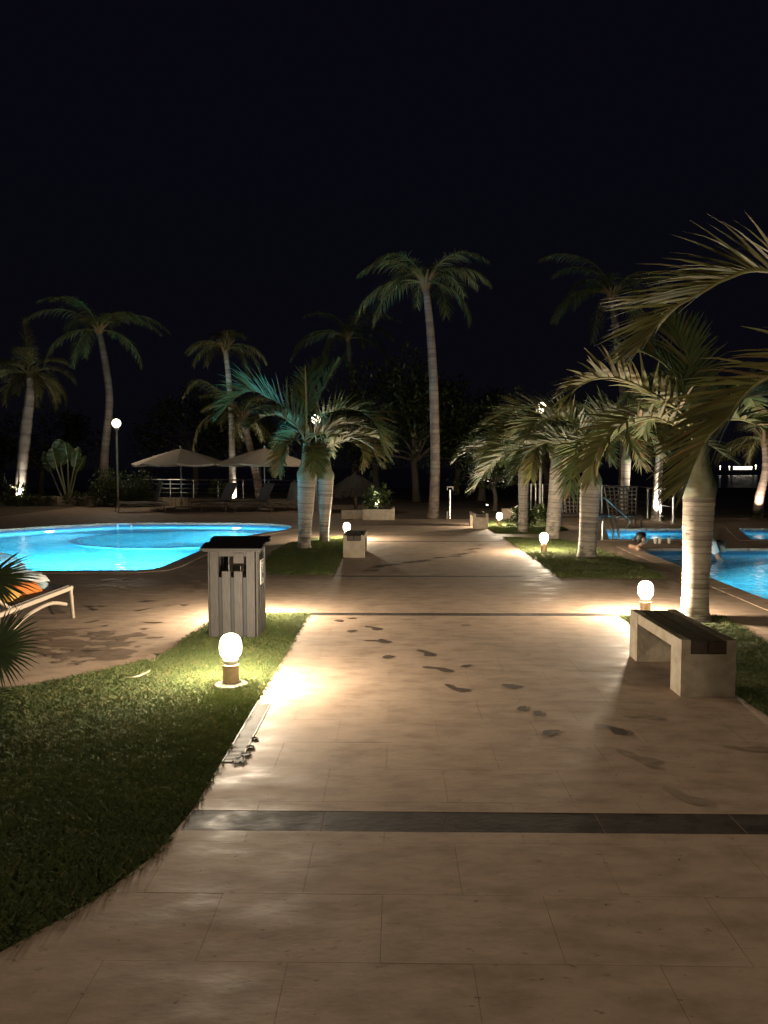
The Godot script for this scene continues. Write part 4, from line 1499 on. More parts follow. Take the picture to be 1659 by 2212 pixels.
	coconut_palm(b, [[Vector3(0, -0.05, 0), 0.24], [at_z(226, 980, b.z) - b, 0.18], [at_z(236, 870, b.z) - b, 0.16], [at_z(228, 790, b.z) - b, 0.15], [at_z(214, 715, b.z) - b, 0.12]], "curved dark coconut palm next to the globe lamp by the bush", 15, 3.2, 302, GREEN, Color(0.11, 0.09, 0.075), [], 0.12, "coconut_palm", {"len": 0.7})
	b = at_z(504, 1090, -34.0); b.y = 0
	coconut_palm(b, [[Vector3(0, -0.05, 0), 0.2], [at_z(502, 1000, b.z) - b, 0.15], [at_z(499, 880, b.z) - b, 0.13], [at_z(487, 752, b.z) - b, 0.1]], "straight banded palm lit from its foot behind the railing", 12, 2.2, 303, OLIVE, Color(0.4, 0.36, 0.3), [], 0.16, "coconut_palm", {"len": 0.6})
	b = at_z(562, 1090, -33.0); b.y = 0
	coconut_palm(b, [[Vector3(0, -0.05, 0), 0.2], [at_z(556, 1040, b.z) - b, 0.17], [at_z(541, 970, b.z) - b, 0.15], [at_z(524, 905, b.z) - b, 0.14]], "short leaning palm with orange leaf bases between the parasols", 9, 2.3, 304, OLIVE, Color(0.3, 0.22, 0.16), [{"pts": px([[520, 890, -33], [480, 850, -32.5], [430, 820, -32], [398, 852, -32]])}, {"pts": px([[520, 895, -33], [470, 890, -32.5], [430, 920, -32.2], [415, 975, -32]])}], 0.1, "coconut_palm", {"len": 0.75})
	b = at_z(765, 1080, -42.0); b.y = 0
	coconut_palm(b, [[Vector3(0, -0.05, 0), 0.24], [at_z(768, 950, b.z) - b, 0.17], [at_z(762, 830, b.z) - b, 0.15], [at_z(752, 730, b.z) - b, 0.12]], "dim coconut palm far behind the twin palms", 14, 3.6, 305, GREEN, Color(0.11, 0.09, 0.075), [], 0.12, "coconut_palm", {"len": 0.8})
	b = at_z(1345, 1090, -31.0); b.y = 0
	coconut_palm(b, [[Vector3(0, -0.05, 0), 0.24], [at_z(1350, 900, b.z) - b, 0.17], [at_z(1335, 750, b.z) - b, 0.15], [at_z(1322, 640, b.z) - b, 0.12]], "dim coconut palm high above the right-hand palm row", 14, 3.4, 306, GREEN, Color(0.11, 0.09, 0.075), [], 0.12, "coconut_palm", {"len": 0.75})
	b = gp(1418, 1124)
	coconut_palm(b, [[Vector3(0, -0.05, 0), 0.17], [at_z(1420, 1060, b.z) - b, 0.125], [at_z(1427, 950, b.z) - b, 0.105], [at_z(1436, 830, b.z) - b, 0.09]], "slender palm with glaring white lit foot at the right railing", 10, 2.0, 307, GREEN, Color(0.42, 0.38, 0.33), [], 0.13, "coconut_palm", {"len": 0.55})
	b = gp(1640, 1115)
	coconut_palm(b, [[Vector3(0, -0.05, 0), 0.2], [at_z(1640, 1080, b.z) - b, 0.15], [at_z(1655, 1010, b.z) - b, 0.12], [at_z(1652, 950, b.z) - b, 0.11]], "short curved palm lit warm from below beyond the pools", 8, 1.9, 308, OLIVE, Color(0.34, 0.24, 0.18), [{"pts": px([[1645, 925, -25.5], [1625, 850, -25], [1618, 855, -24.5], [1640, 960, -24]])}, {"pts": px([[1648, 950, -26], [1600, 965, -25.8], [1560, 990, -25.6]]), "col": Color(0.16, 0.13, 0.03)}], 0.1, "coconut_palm", {"len": 0.55})
	# far-left feather palm
	b = at_z(40, 1090, -34.5); b.y = 0
	coconut_palm(b, [[Vector3(0, -0.05, 0), 0.3], [at_z(46, 1020, b.z) - b, 0.24], [at_z(55, 930, b.z) - b, 0.25], [at_z(63, 860, b.z) - b, 0.2], [at_z(64, 810, b.z) - b, 0.12]], "plump feather palm with pale ringed trunk lit from its foot", 17, 2.4, 309, OLIVE, Color(0.4, 0.35, 0.3), [{"pts": px([[64, 820, -34.5], [58, 760, -34.5], [50, 690, -34.6]])}], 0.3, "feather_palm", {"len": 0.8, "vee": 20.0, "n": 70})

# ---------------------------------------------------------------- lamps, furniture, people
func build_objects() -> void:
	bollard(Vector3(-1.22, 0, -5.59), "glowing bollard lamp on the lawn in front of the litter bin", 4.4)
	bollard(Vector3(-1.5, 0, -8.12), "glowing bollard lamp hidden behind the litter bin", 4.4)
	bollard(Vector3(2.7, 0, -8.3), "glowing bollard lamp between the near stone bench and the thick palm", 4.4)
	bollard(Vector3(-1.1, 0, -17.1), "glowing bollard lamp behind the stone bench by the twin palms", 4.4)
	bollard(Vector3(2.79, 0, -14.5), "glowing bollard lamp at the foot of the brightly lit palm", 4.4)
	bollard(Vector3(2.82, 0, -21.0), "glowing bollard lamp beside the far stone bench", 4.4)
	bench(Vector3(2.18, 0, -5.33), "stone bench with dark plank seat beside the thick near palm")
	bench(Vector3(-0.75, 0, -13.6), "stone bench beside the twin palms' grass patch")
	bench(Vector3(2.22, 0, -20.1), "far stone bench at the last grass patch near the path's end")
	rng.seed = 12
	waste_bin(Vector3(-1.53, -0.01, -7.35))
	# drain grate let into the path's edge
	var t := thing("drain_grate", "metal slot drain grate set along the lawn edge", "drain grate", Vector3(-0.897, -0.002, -4.6))
	var mb := MB.new()
	for s in [-1.0, 1.0]:
		mb.box(Vector3(s * 0.047, 0.002, 0), Vector3(0.008, 0.008, 1.02))
		mb.box(Vector3(0, 0.002, s * 0.508), Vector3(0.086, 0.008, 0.008))
	part("frame", mb, M.grate, t)
	mb = MB.new()
	for k in 50: mb.box(Vector3(0, 0.0015, -0.495 + k * 0.0202), Vector3(0.086, 0.006, 0.008))
	part("grille", mb, M.grate, t)
	mb = MB.new()
	mb.box(Vector3(0, -0.03, 0), Vector3(0.1, 0.004, 1.02))
	part("channel", mb, M.black, t)
	# moss by the grate, fallen leaf strip on the lawn
	var ms := foliage([[Vector3(0, 0.006, 0), 0.035], [Vector3(0.015, 0.006, -0.09), 0.026], [Vector3(0.02, 0.005, -0.2), 0.016], [Vector3(0.02, 0.005, -0.34), 0.013]], 260, Vector2(0.014, 0.009), Color(0.035, 0.034, 0.016), 31)
	for i in ms.v.size(): ms.v[i].y = clampf(ms.v[i].y, 0.002, 0.009)
	var mo := part("moss_clump", ms, M.grass, self)
	mo.position = Vector3(-0.852, 0, -4.1)
	tag(mo, "dark moss clump at the end of the drain grate", "moss")
	mb = MB.new()
	var lp := [gp(272, 1464, 0.045), gp(290, 1463, 0.055), gp(308, 1458, 0.05), gp(323, 1450, 0.04)]
	var ls := smooth(lp, 4)
	for i in ls.size() - 1:
		mb.quad(ls[i], ls[i] + Vector3(0, 0.004, -0.016), ls[i + 1] + Vector3(0, 0.004, -0.016), ls[i + 1])
	var strip := part("fallen_leaf", mb, M.litter, self)
	tag(strip, "dry pale leaf strip lying on the lawn", "leaf")
	# near lounger with towels
	var foot := gp(158, 1335)
	var head := gp(-60, 1440)
	var ang := atan2(-(head.z - foot.z), head.x - foot.x)
	var dirv := Vector3(cos(ang), 0, -sin(ang))
	var sidev := Vector3(sin(ang), 0, cos(ang))
	var lg := lounger(Vector3(foot.x, 0, foot.z) + dirv * 0.16 - sidev * -0.31, ang, 25, "beige sun lounger piled with towels near the lawn", M.frame_beige, M.sling)
	var lo := lg.position
	rng.seed = 41
	var put := func(called: String, u: float, w: float, y: float, s: Vector3, m: Material, label: String, turn: float) -> void:
		var q := MB.new()
		var rows := 7
		var cols := 9
		for layer in 2:
			var ids := []
			for r in rows + 1:
				for c in cols + 1:
					var x := float(c) / cols * 2 - 1
					var zz := float(r) / rows * 2 - 1
					var edge := pow(maxf(0.0, 1.0 - pow(absf(x), 3.5)), 0.5) * pow(maxf(0.0, 1.0 - pow(absf(zz), 3.5)), 0.5)
					var bump := 0.82 + 0.3 * sin(x * 5 + zz * 3 + u * 9) * cos(zz * 4 - x * 2) + rng.randf_range(-0.05, 0.05)
					var h := (edge * bump * s.y) if layer == 0 else 0.0
					ids.append(q.vert(Vector3(x * s.x * 0.5 + rng.randf_range(-0.006, 0.006), h, zz * s.z * 0.5), Vector3.UP, Color.WHITE))
			for r in rows:
				for c in cols:
					var i: int = ids[r * (cols + 1) + c]
					q.face(i, i + cols + 1, i + cols + 2)
					q.face(i, i + cols + 2, i + 1)
		var st := SurfaceTool.new()
		st.create_from(q.mesh(), 0)
		st.generate_normals()
		var o := inst(called, st.commit(), m, self)
		o.position = lo + dirv * u + sidev * w + Vector3(0, 0.368 + y, 0)
		o.rotation.y = turn
		tag(o, label, "towel")
	put.call("towel", 0.05, 0.05, 0.0, Vector3(0.34, 0.09, 0.4), M.towel_blue, "pale blue crumpled towel at the lounger's foot end", 0.3)
	put.call("towel", 0.1, 0.0, 0.07, Vector3(0.26, 0.1, 0.3), M.towel_white, "white crumpled towel on top of the pale blue one", 0.8)
	put.call("towel", 0.44, 0.0, 0.0, Vector3(0.34, 0.13, 0.42), M.towel_orange, "orange towel heaped beside the white towels", -0.3)
	put.call("towel", 0.78, 0.0, 0.0, Vector3(0.32, 0.12, 0.42), M.towel_yellow, "yellow towel heaped beside the orange one", 0.2)
	# clear bag on the towels
	mb = MB.new()
	var prof := [[0.0, 0.0], [0.1, 0.0], [0.145, 0.04], [0.13, 0.09], [0.09, 0.13], [0.03, 0.165], [0.05, 0.2], [0.0, 0.2]]
	mb.lathe(Vector3.ZERO, prof, 11)
	for i in mb.v.size(): mb.v[i] += mb.n[i] * rng.randf_range(-0.025, 0.025) * (1.0 if mb.v[i].y > 0.01 else 0.0)
	var bag := part("plastic_bag", mb, M.clear, self)
	bag.position = lo + dirv * 0.34 + Vector3(0, 0.44, 0)
	tag(bag, "crumpled clear plastic bag on the orange towel", "bag")
	# inflatable ball behind it
	mb = MB.new()
	prof = []
	for k in 15:
		var a := PI * k / 14.0
		prof.append([0.3 * sin(a), 0.3 - 0.3 * cos(a)])
	mb.lathe(Vector3.ZERO, prof, 28)
	var ball := thing("inflatable_ball", "translucent pale inflatable ball behind the towel lounger", "beach ball", at_z(0, 1245, -8.9))
	ball.position.y = 0.0
	part("skin", mb, M.clear, ball)
	mb = MB.new()
	mb.lathe(Vector3(0, 0.592, 0), [[0.05, -0.004], [0.045, 0.008], [0.012, 0.012], [0.01, 0.02], [0.0, 0.02]], 12)
	part("valve", mb, M.white_plate, ball)
	# loungers by the railing
	lounger(at_z(262, 1106, -27.4) * Vector3(1, 0, 1), 0.5, 74, "dark sun lounger nearest the bush, back raised high", M.frame_dark, M.sling)
	lounger(at_z(430, 1104, -27.9) * Vector3(1, 0, 1), 0.9, 62, "dark sun lounger under the parasol beside the bush", M.frame_dark, M.sling)
	lounger(at_z(505, 1106, -27.9) * Vector3(1, 0, 1), 0.75, 60, "dark sun lounger in front of the straight lit palm", M.frame_dark, M.sling)
	lounger(at_z(580, 1104, -27.9) * Vector3(1, 0, 1), 0.9, 70, "dark sun lounger beside the twin palms, back raised", M.frame_dark, M.sling)
	parasol(at_z(392, 1095, -30.0) * Vector3(1, 0, 1), 0.2, "open cream parasol nearer the bush")
	parasol(at_z(572, 1095, -29.4) * Vector3(1, 0, 1), 0.45, "open cream parasol nearer the twin palms, one panel lit")
	# railing on a low wall
	var w := thing("low_wall", "low stone wall carrying the steel railing behind the loungers", "wall", Vector3.ZERO)
	var A := at_z(300, 1075, -32.2)
	var B := at_z(700, 1083, -30.6)
	A.y = 0
	B.y = 0
	var ud := (B - A).normalized()
	var n := 14
	for k in n:
		mb = MB.new()
		var c := A.lerp(B, (k + 0.5) / n)
		mb.box(c + Vector3(0, 0.17, 0), Vector3(A.distance_to(B) / n - 0.006, 0.38, 0.25), 0.01, Basis(Vector3.UP, atan2(-ud.z, ud.x)))
		part("wall_block", mb, M.wallstone, w)
	var rl := thing("railing", "steel post and wire railing on the low wall behind the parasols", "railing", Vector3.ZERO)
	for x in [320, 368, 418, 471, 525, 580, 636, 683]:
		mb = MB.new()
		var u: float = (x - 300) / 400.0
		var zz := lerpf(-32.2, -30.6, u)
		var p := at_z(x, 1070, zz)
		mb.bar(Vector3(p.x, 0.35, p.z), Vector3(p.x, 1.1, p.z), 0.025, 8)
		part("post", mb, M.steel, rl)
	for h in [1.1, 0.92, 0.74, 0.56]:
		mb = MB.new()
		var p0 := at_z(310, 1070, -32.16)
		var p1 := at_z(690, 1070, -30.64)
		p0.y = h
		p1.y = h
		mb.bar(p0, p1, 0.026 if h > 1 else 0.009, 8)
		part("rail", mb, M.steel, rl)
	# railing on the right
	rl = thing("railing", "steel post and wire railing beyond the right-hand pools", "railing", Vector3.ZERO)
	var line := [[1147, 1100], [1157, 1100.5], [1172, 1101], [1220, 1103], [1300, 1107], [1375, 1112], [1399, 1120], [1426, 1125], [1454, 1131]]
	for q in line:
		mb = MB.new()
		var p := gp(q[0], q[1])
		mb.bar(p - Vector3(0, 0.03, 0), p + Vector3(0, 0.98, 0), 0.045, 8)
		part("post", mb, M.steel, rl)
	for h in [0.97, 0.72, 0.47]:
		mb = MB.new()
		var pts := []
		for q in line: pts.append(gp(q[0], q[1]) + Vector3(0, h, 0))
		mb.tube(PackedVector3Array(pts), PackedFloat32Array([0.022 if h > 0.9 else 0.007]), 6)
		part("rail", mb, M.steel, rl)
	# outdoor shower post at the path's end
	t = thing("shower_post", "steel shower post with square head at the end of the path", "shower", gp(972, 1121))
	mb = MB.new()
	mb.bar(Vector3(0, -0.03, 0), Vector3(0, 0.92, 0), 0.04, 10)
	part("post", mb, M.steel, t)
	mb = MB.new()
	mb.box(Vector3(0, 1.0, 0), Vector3(0.2, 0.03, 0.2), 0.005)
	for s in [-1.0, 1.0]: mb.box(Vector3(s * 0.085, 0.95, 0), Vector3(0.02, 0.09, 0.1))
	part("head", mb, M.galv, t)
	mb = MB.new()
	mb.bar(Vector3(-0.09, -0.03, 0.02), Vector3(-0.09, 0.24, 0.02), 0.02, 8)
	mb.bar(Vector3(-0.09, 0.22, 0.02), Vector3(-0.02, 0.22, 0.02), 0.014, 8)
	part("foot_tap", mb, M.galv, t)
	# stone planters at the end of the path
	t = thing("stone_planter", "pale stone trough planter with shrub at the path's end", "planter", gp(818, 1123))
	for s in [[Vector3(0, 0.16, 0), Vector3(0.98, 0.34, 0.1)], [Vector3(0.44, 0.18, -0.56), Vector3(0.1, 0.38, 1.0)], [Vector3(-0.44, 0.16, -0.56), Vector3(0.1, 0.34, 1.0)], [Vector3(0, 0.16, -1.11), Vector3(0.98, 0.34, 0.1)]]:
		mb = MB.new()
		mb.box(s[0], s[1], 0.012)
		part("side", mb, M.concrete, t)
	mb = MB.new()
	mb.box(Vector3(0, 0.12, -0.55), Vector3(0.77, 0.24, 0.99))
	part("soil", mb, M.soil, t)
	t = thing("low_wall", "low pale stone wall joining the trough planter", "wall", gp(762, 1121))
	for k in 2:
		mb = MB.new()
		mb.box(Vector3(-0.18 + k * 0.36, 0.14, 0), Vector3(0.355, 0.3, 0.2), 0.012)
		part("wall_block", mb, M.wallstone, t)
	t = thing("low_wall", "short pale stone wall behind the far bench's bollard", "wall", gp(1108, 1121))
	for k in 2:
		mb = MB.new()
		mb.box(Vector3(-0.18 + k * 0.36, 0.16, 0), Vector3(0.355, 0.34, 0.2), 0.012)
		part("wall_block", mb, M.wallstone, t)
	# lattice-backed chairs
	for q in [[1228, -22.0, "lattice-backed lounge chair nearer the path"], [1345, -21.4, "lattice-backed lounge chair by the pool handrail"]]:
		t = thing("lattice_chair", q[2], "chair", at_z(q[0], 1100, q[1]) * Vector3(1, 0, 1), 0, "lattice-backed chairs by the right railing")
		mb = MB.new()
		for k in 8:
			var x := -0.45 + k * 0.1286
			mb.tube(PackedVector3Array([Vector3(x * 0.8, 0.3, 0), Vector3(x, 1.06, -0.22)]), PackedFloat32Array([0.024]), 4)
		for k in 8:
			var u := k / 7.0
			var hw := lerpf(0.36, 0.45, u)
			mb.tube(PackedVector3Array([Vector3(-hw, lerpf(0.3, 1.06, u), -0.22 * u), Vector3(hw, lerpf(0.3, 1.06, u), -0.22 * u)]), PackedFloat32Array([0.024]), 4)
		part("backrest", mb, M.lattice, t)
		mb = MB.new()
		mb.box(Vector3(0, 0.28, 0.3), Vector3(0.76, 0.05, 0.66), 0.01)
		part("seat", mb, M.lattice, t)
		for sx in [-1.0, 1.0]:
			for zz in [0.02, 0.58]:
				mb = MB.new()
				mb.bar(Vector3(sx * 0.33, 0, zz), Vector3(sx * 0.33, 0.27, zz), 0.025, 6)
				part("leg", mb, M.lattice, t)
	# ladder rails and pool handrail
	t = thing("pool_ladder", "pair of curved steel ladder rails at the right pool's edge", "ladder", gp(1295, 1167))
	for s in [-0.06, 0.06]:
		mb = MB.new()
		mb.tube(smooth([Vector3(s, -0.03, 0.1 * s), Vector3(s, 0.3, 0), Vector3(s + 0.02, 0.45, 0), Vector3(s + 0.1, 0.53, -0.05), Vector3(s + 0.28, 0.5, -0.15), Vector3(s + 0.42, 0.2, -0.25), Vector3(s + 0.45, -0.2, -0.28)], 5), PackedFloat32Array([0.022]), 8)
		part("rail", mb, M.steel, t)
		mb = MB.new()
		mb.lathe(Vector3(s, 0, 0), [[0.05, 0.0], [0.05, 0.012], [0.025, 0.018]], 12)
		part("flange", mb, M.steel, t)
	t = thing("pool_handrail", "long sloping steel handrail leading down into the far right pool", "handrail", Vector3.ZERO)
	mb = MB.new()
	var hz := -20.6
	mb.tube(smooth([at_z(1288, 1142, hz), at_z(1288, 1090, hz), at_z(1299, 1077, hz), at_z(1306, 1076, hz), at_z(1330, 1097, hz), at_z(1353, 1117, hz), at_z(1361, 1128, hz), at_z(1351, 1142, hz)], 5), PackedFloat32Array([0.024]), 8)
	part("rail", mb, M.steel, t)
	# cups on the strip between the right-hand pools
	for q in [[1437, 1182, "white cup on the strip between the pools, beside the swimmer"], [1447, 1177, "taller white cup on the strip between the pools"], [1468, 1181, "lone small cup farther along the strip between the pools"]]:
		mb = MB.new()
		mb.lathe(Vector3.ZERO, [[0.0, 0.0], [0.03, 0.0], [0.042, 0.11], [0.038, 0.11], [0.028, 0.01], [0.0, 0.01]], 14)
		var cup := part("plastic_cup", mb, M.white_plate, self)
		cup.position = gp(q[0], 1180) + Vector3(0, 0.0, -0.6)
		cup.position.y = 0.0
		tag(cup, q[2], "cup", "cups between the pools")
	build_people()

func build_people() -> void:
	# bather leaning on the pool's edge, seen from the side
	var h := at_z(1387, 1164, -15.0)
	var t := thing("person", "dark-haired bather leaning on the pool edge, arms on the coping", "person", Vector3(h.x, -1.3, h.z))
	var o := -t.position
	h += o
	var sh := h + Vector3(-0.02, -0.24, 0.02)
	var L := sh + Vector3(0, -0.01, 0.17)
	var R := sh + Vector3(0, -0.01, -0.17)
	var hip := sh + Vector3(0.1, -0.5, 0)
	var bones := [[h + Vector3(-0.012, 0.025, 0), 0.085, h + Vector3(0.02, -0.035, 0), 0.07], [h + Vector3(0.04, -0.07, 0), 0.042, h + Vector3(0.03, -0.06, 0), 0.05], [h + Vector3(0.088, -0.005, 0), 0.012, h + Vector3(0.098, -0.022, 0), 0.014], [h + Vector3(-0.03, -0.06, 0), 0.05, sh, 0.055], [h + Vector3(0, 0, 0.08), 0.02, h + Vector3(-0.005, -0.02, 0.082), 0.016], [h + Vector3(0, 0, -0.08), 0.02, h + Vector3(-0.005, -0.02, -0.082), 0.016],
		[L, 0.07, R, 0.07], [sh + Vector3(0, -0.06, 0.07), 0.12, sh + Vector3(0.04, -0.3, 0.05), 0.1], [sh + Vector3(0, -0.06, -0.07), 0.12, sh + Vector3(0.04, -0.3, -0.05), 0.1], [sh + Vector3(0.04, -0.3, 0), 0.11, hip, 0.13]]
	for s in [[L, 0.0], [R, 0.0]]:
		var S: Vector3 = s[0]
		var sg := signf(S.z - sh.z)
		var el := Vector3(-0.14 + o.x + at_z(1387, 1164, -15.0).x, 0.05 + o.y, S.z + sg * 0.07)
		var wr := el + Vector3(0.06, 0.0, -sg * 0.22)
		bones.append_array([[S, 0.06, el, 0.044], [el, 0.042, wr, 0.03]])
		var hp := hip + Vector3(0, -0.02, sg * 0.09)
		var kn := hp + Vector3(0.12, -0.36, sg * 0.03)
		bones.append_array([[hp, 0.09, kn, 0.055], [kn, 0.055, kn + Vector3(-0.12, -0.26, 0), 0.035]])
	var mb := MB.new()
	body(mb, bones, 0.014, 0.035)
	for s in [-1.0, 1.0]:
		var S := L if s > 0 else R
		var el := Vector3(-0.14 + o.x + at_z(1387, 1164, -15.0).x, 0.05 + o.y, S.z + s * 0.07)
		var wr := el + Vector3(0.06, 0.0, -s * 0.22)
		body(mb, hand_bones(wr, (wr - el).normalized(), Vector3(1, 0, 0.2).normalized() * s, 0.25), 0.005, 0.006)
	part("body", mb, M.skin, t)
	mb = MB.new()
	body(mb, [[h + Vector3(-0.03, 0.045, 0), 0.092, h + Vector3(-0.045, 0.0, 0), 0.085], [h + Vector3(0.03, 0.075, 0), 0.05, h + Vector3(-0.05, 0.06, 0), 0.06], [h + Vector3(-0.13, -0.005, 0), 0.042, h + Vector3(-0.15, -0.02, 0), 0.035], [h + Vector3(-0.06, -0.05, 0), 0.06, h + Vector3(-0.05, -0.08, 0), 0.045]], 0.009, 0.02)
	part("hair", mb, M.hair, t)
	mb = MB.new()
	for s in [-1.0, 1.0]: mb.lathe(h + Vector3(0.078, 0.0, s * 0.032), [[0.0, -0.008], [0.009, 0.0], [0.0, 0.008]], 8)
	part("eyes", mb, M.hair, t)
	mb = MB.new()
	body(mb, [[sh + Vector3(0.01, -0.14, 0.07), 0.112, sh + Vector3(0.05, -0.42, 0.05), 0.115], [sh + Vector3(0.01, -0.14, -0.07), 0.112, sh + Vector3(0.05, -0.42, -0.05), 0.115], [sh + Vector3(0.04, -0.4, 0), 0.13, hip, 0.142]], 0.016, 0.03)
	part("swimsuit", mb, M.swim, t)
	# bather bending forward in a white shirt, half behind the thick palm
	var hd := at_z(1556, 1181, -14.3)
	t = thing("person", "bather in white shirt bending forward in the right pool beside the thick palm", "person", Vector3(hd.x - 0.35, -1.3, hd.z))
	o = -t.position
	hd += o
	sh = hd + Vector3(-0.2, 0.06, 0)
	hip = hd + Vector3(-0.52, -0.18, 0)
	bones = [[hd + Vector3(-0.015, 0.02, 0), 0.085, hd + Vector3(0.025, -0.03, 0), 0.07], [hd + Vector3(0.06, -0.05, 0), 0.04, hd + Vector3(0.07, -0.07, 0), 0.035], [hd + Vector3(0.08, -0.02, 0), 0.012, hd + Vector3(0.1, -0.03, 0), 0.013], [hd + Vector3(-0.06, 0.0, 0), 0.05, sh, 0.06], [hd + Vector3(0, 0, 0.08), 0.02, hd + Vector3(0, -0.02, 0.082), 0.016], [sh + Vector3(-0.02, 0, 0.17), 0.068, sh + Vector3(-0.02, 0, -0.17), 0.068], [sh, 0.12, hip, 0.13], [sh + Vector3(-0.1, -0.02, 0.06), 0.11, hip + Vector3(0.05, 0, 0.05), 0.11], [sh + Vector3(-0.1, -0.02, -0.06), 0.11, hip + Vector3(0.05, 0, -0.05), 0.11]]
	var hands := []
	for s in [-1.0, 1.0]:
		var S := sh + Vector3(-0.02, 0, s * 0.18)
		var el := S + Vector3(0.1, -0.24, s * 0.05)
		var wr := el + Vector3(0.14, -0.16, -s * 0.03)
		bones.append_array([[S, 0.06, el, 0.044], [el, 0.042, wr, 0.03]])
		hands.append([wr, (wr - el).normalized(), s])
		var hp := hip + Vector3(0, -0.03, s * 0.09)
		var kn := hp + Vector3(0.08, -0.42, 0)
		bones.append_array([[hp, 0.095, kn, 0.06], [kn, 0.058, kn + Vector3(-0.04, -0.4, 0), 0.04], [kn + Vector3(-0.04, -0.4, 0), 0.045, kn + Vector3(0.1, -0.43, 0), 0.035]])
	mb = MB.new()
	body(mb, bones, 0.014, 0.035)
	for q in hands: body(mb, hand_bones(q[0], q[1], Vector3(0, 0.3, 1).normalized() * q[2], 0.3), 0.005, 0.006)
	part("body", mb, M.skin, t)
	mb = MB.new()
	body(mb, [[hd + Vector3(-0.02, 0.045, 0), 0.088, hd + Vector3(-0.035, 0.01, 0), 0.085], [hd + Vector3(0.04, 0.065, 0), 0.045, hd + Vector3(-0.03, 0.06, 0), 0.06]], 0.01, 0.02)
	part("hair", mb, M.hair, t)
	mb = MB.new()
	body(mb, [[sh + Vector3(-0.03, 0, 0), 0.135, hip, 0.145], [sh + Vector3(-0.08, -0.02, 0.06), 0.122, hip + Vector3(0.03, 0, 0.05), 0.125], [sh + Vector3(-0.08, -0.02, -0.06), 0.122, hip + Vector3(0.03, 0, -0.05), 0.125], [sh + Vector3(-0.02, 0, 0.17), 0.078, sh + Vector3(0.03, -0.13, 0.2), 0.066], [sh + Vector3(-0.02, 0, -0.17), 0.078, sh + Vector3(0.03, -0.13, -0.2), 0.066]], 0.014, 0.03)
	part("shirt", mb, M.shirt, t)

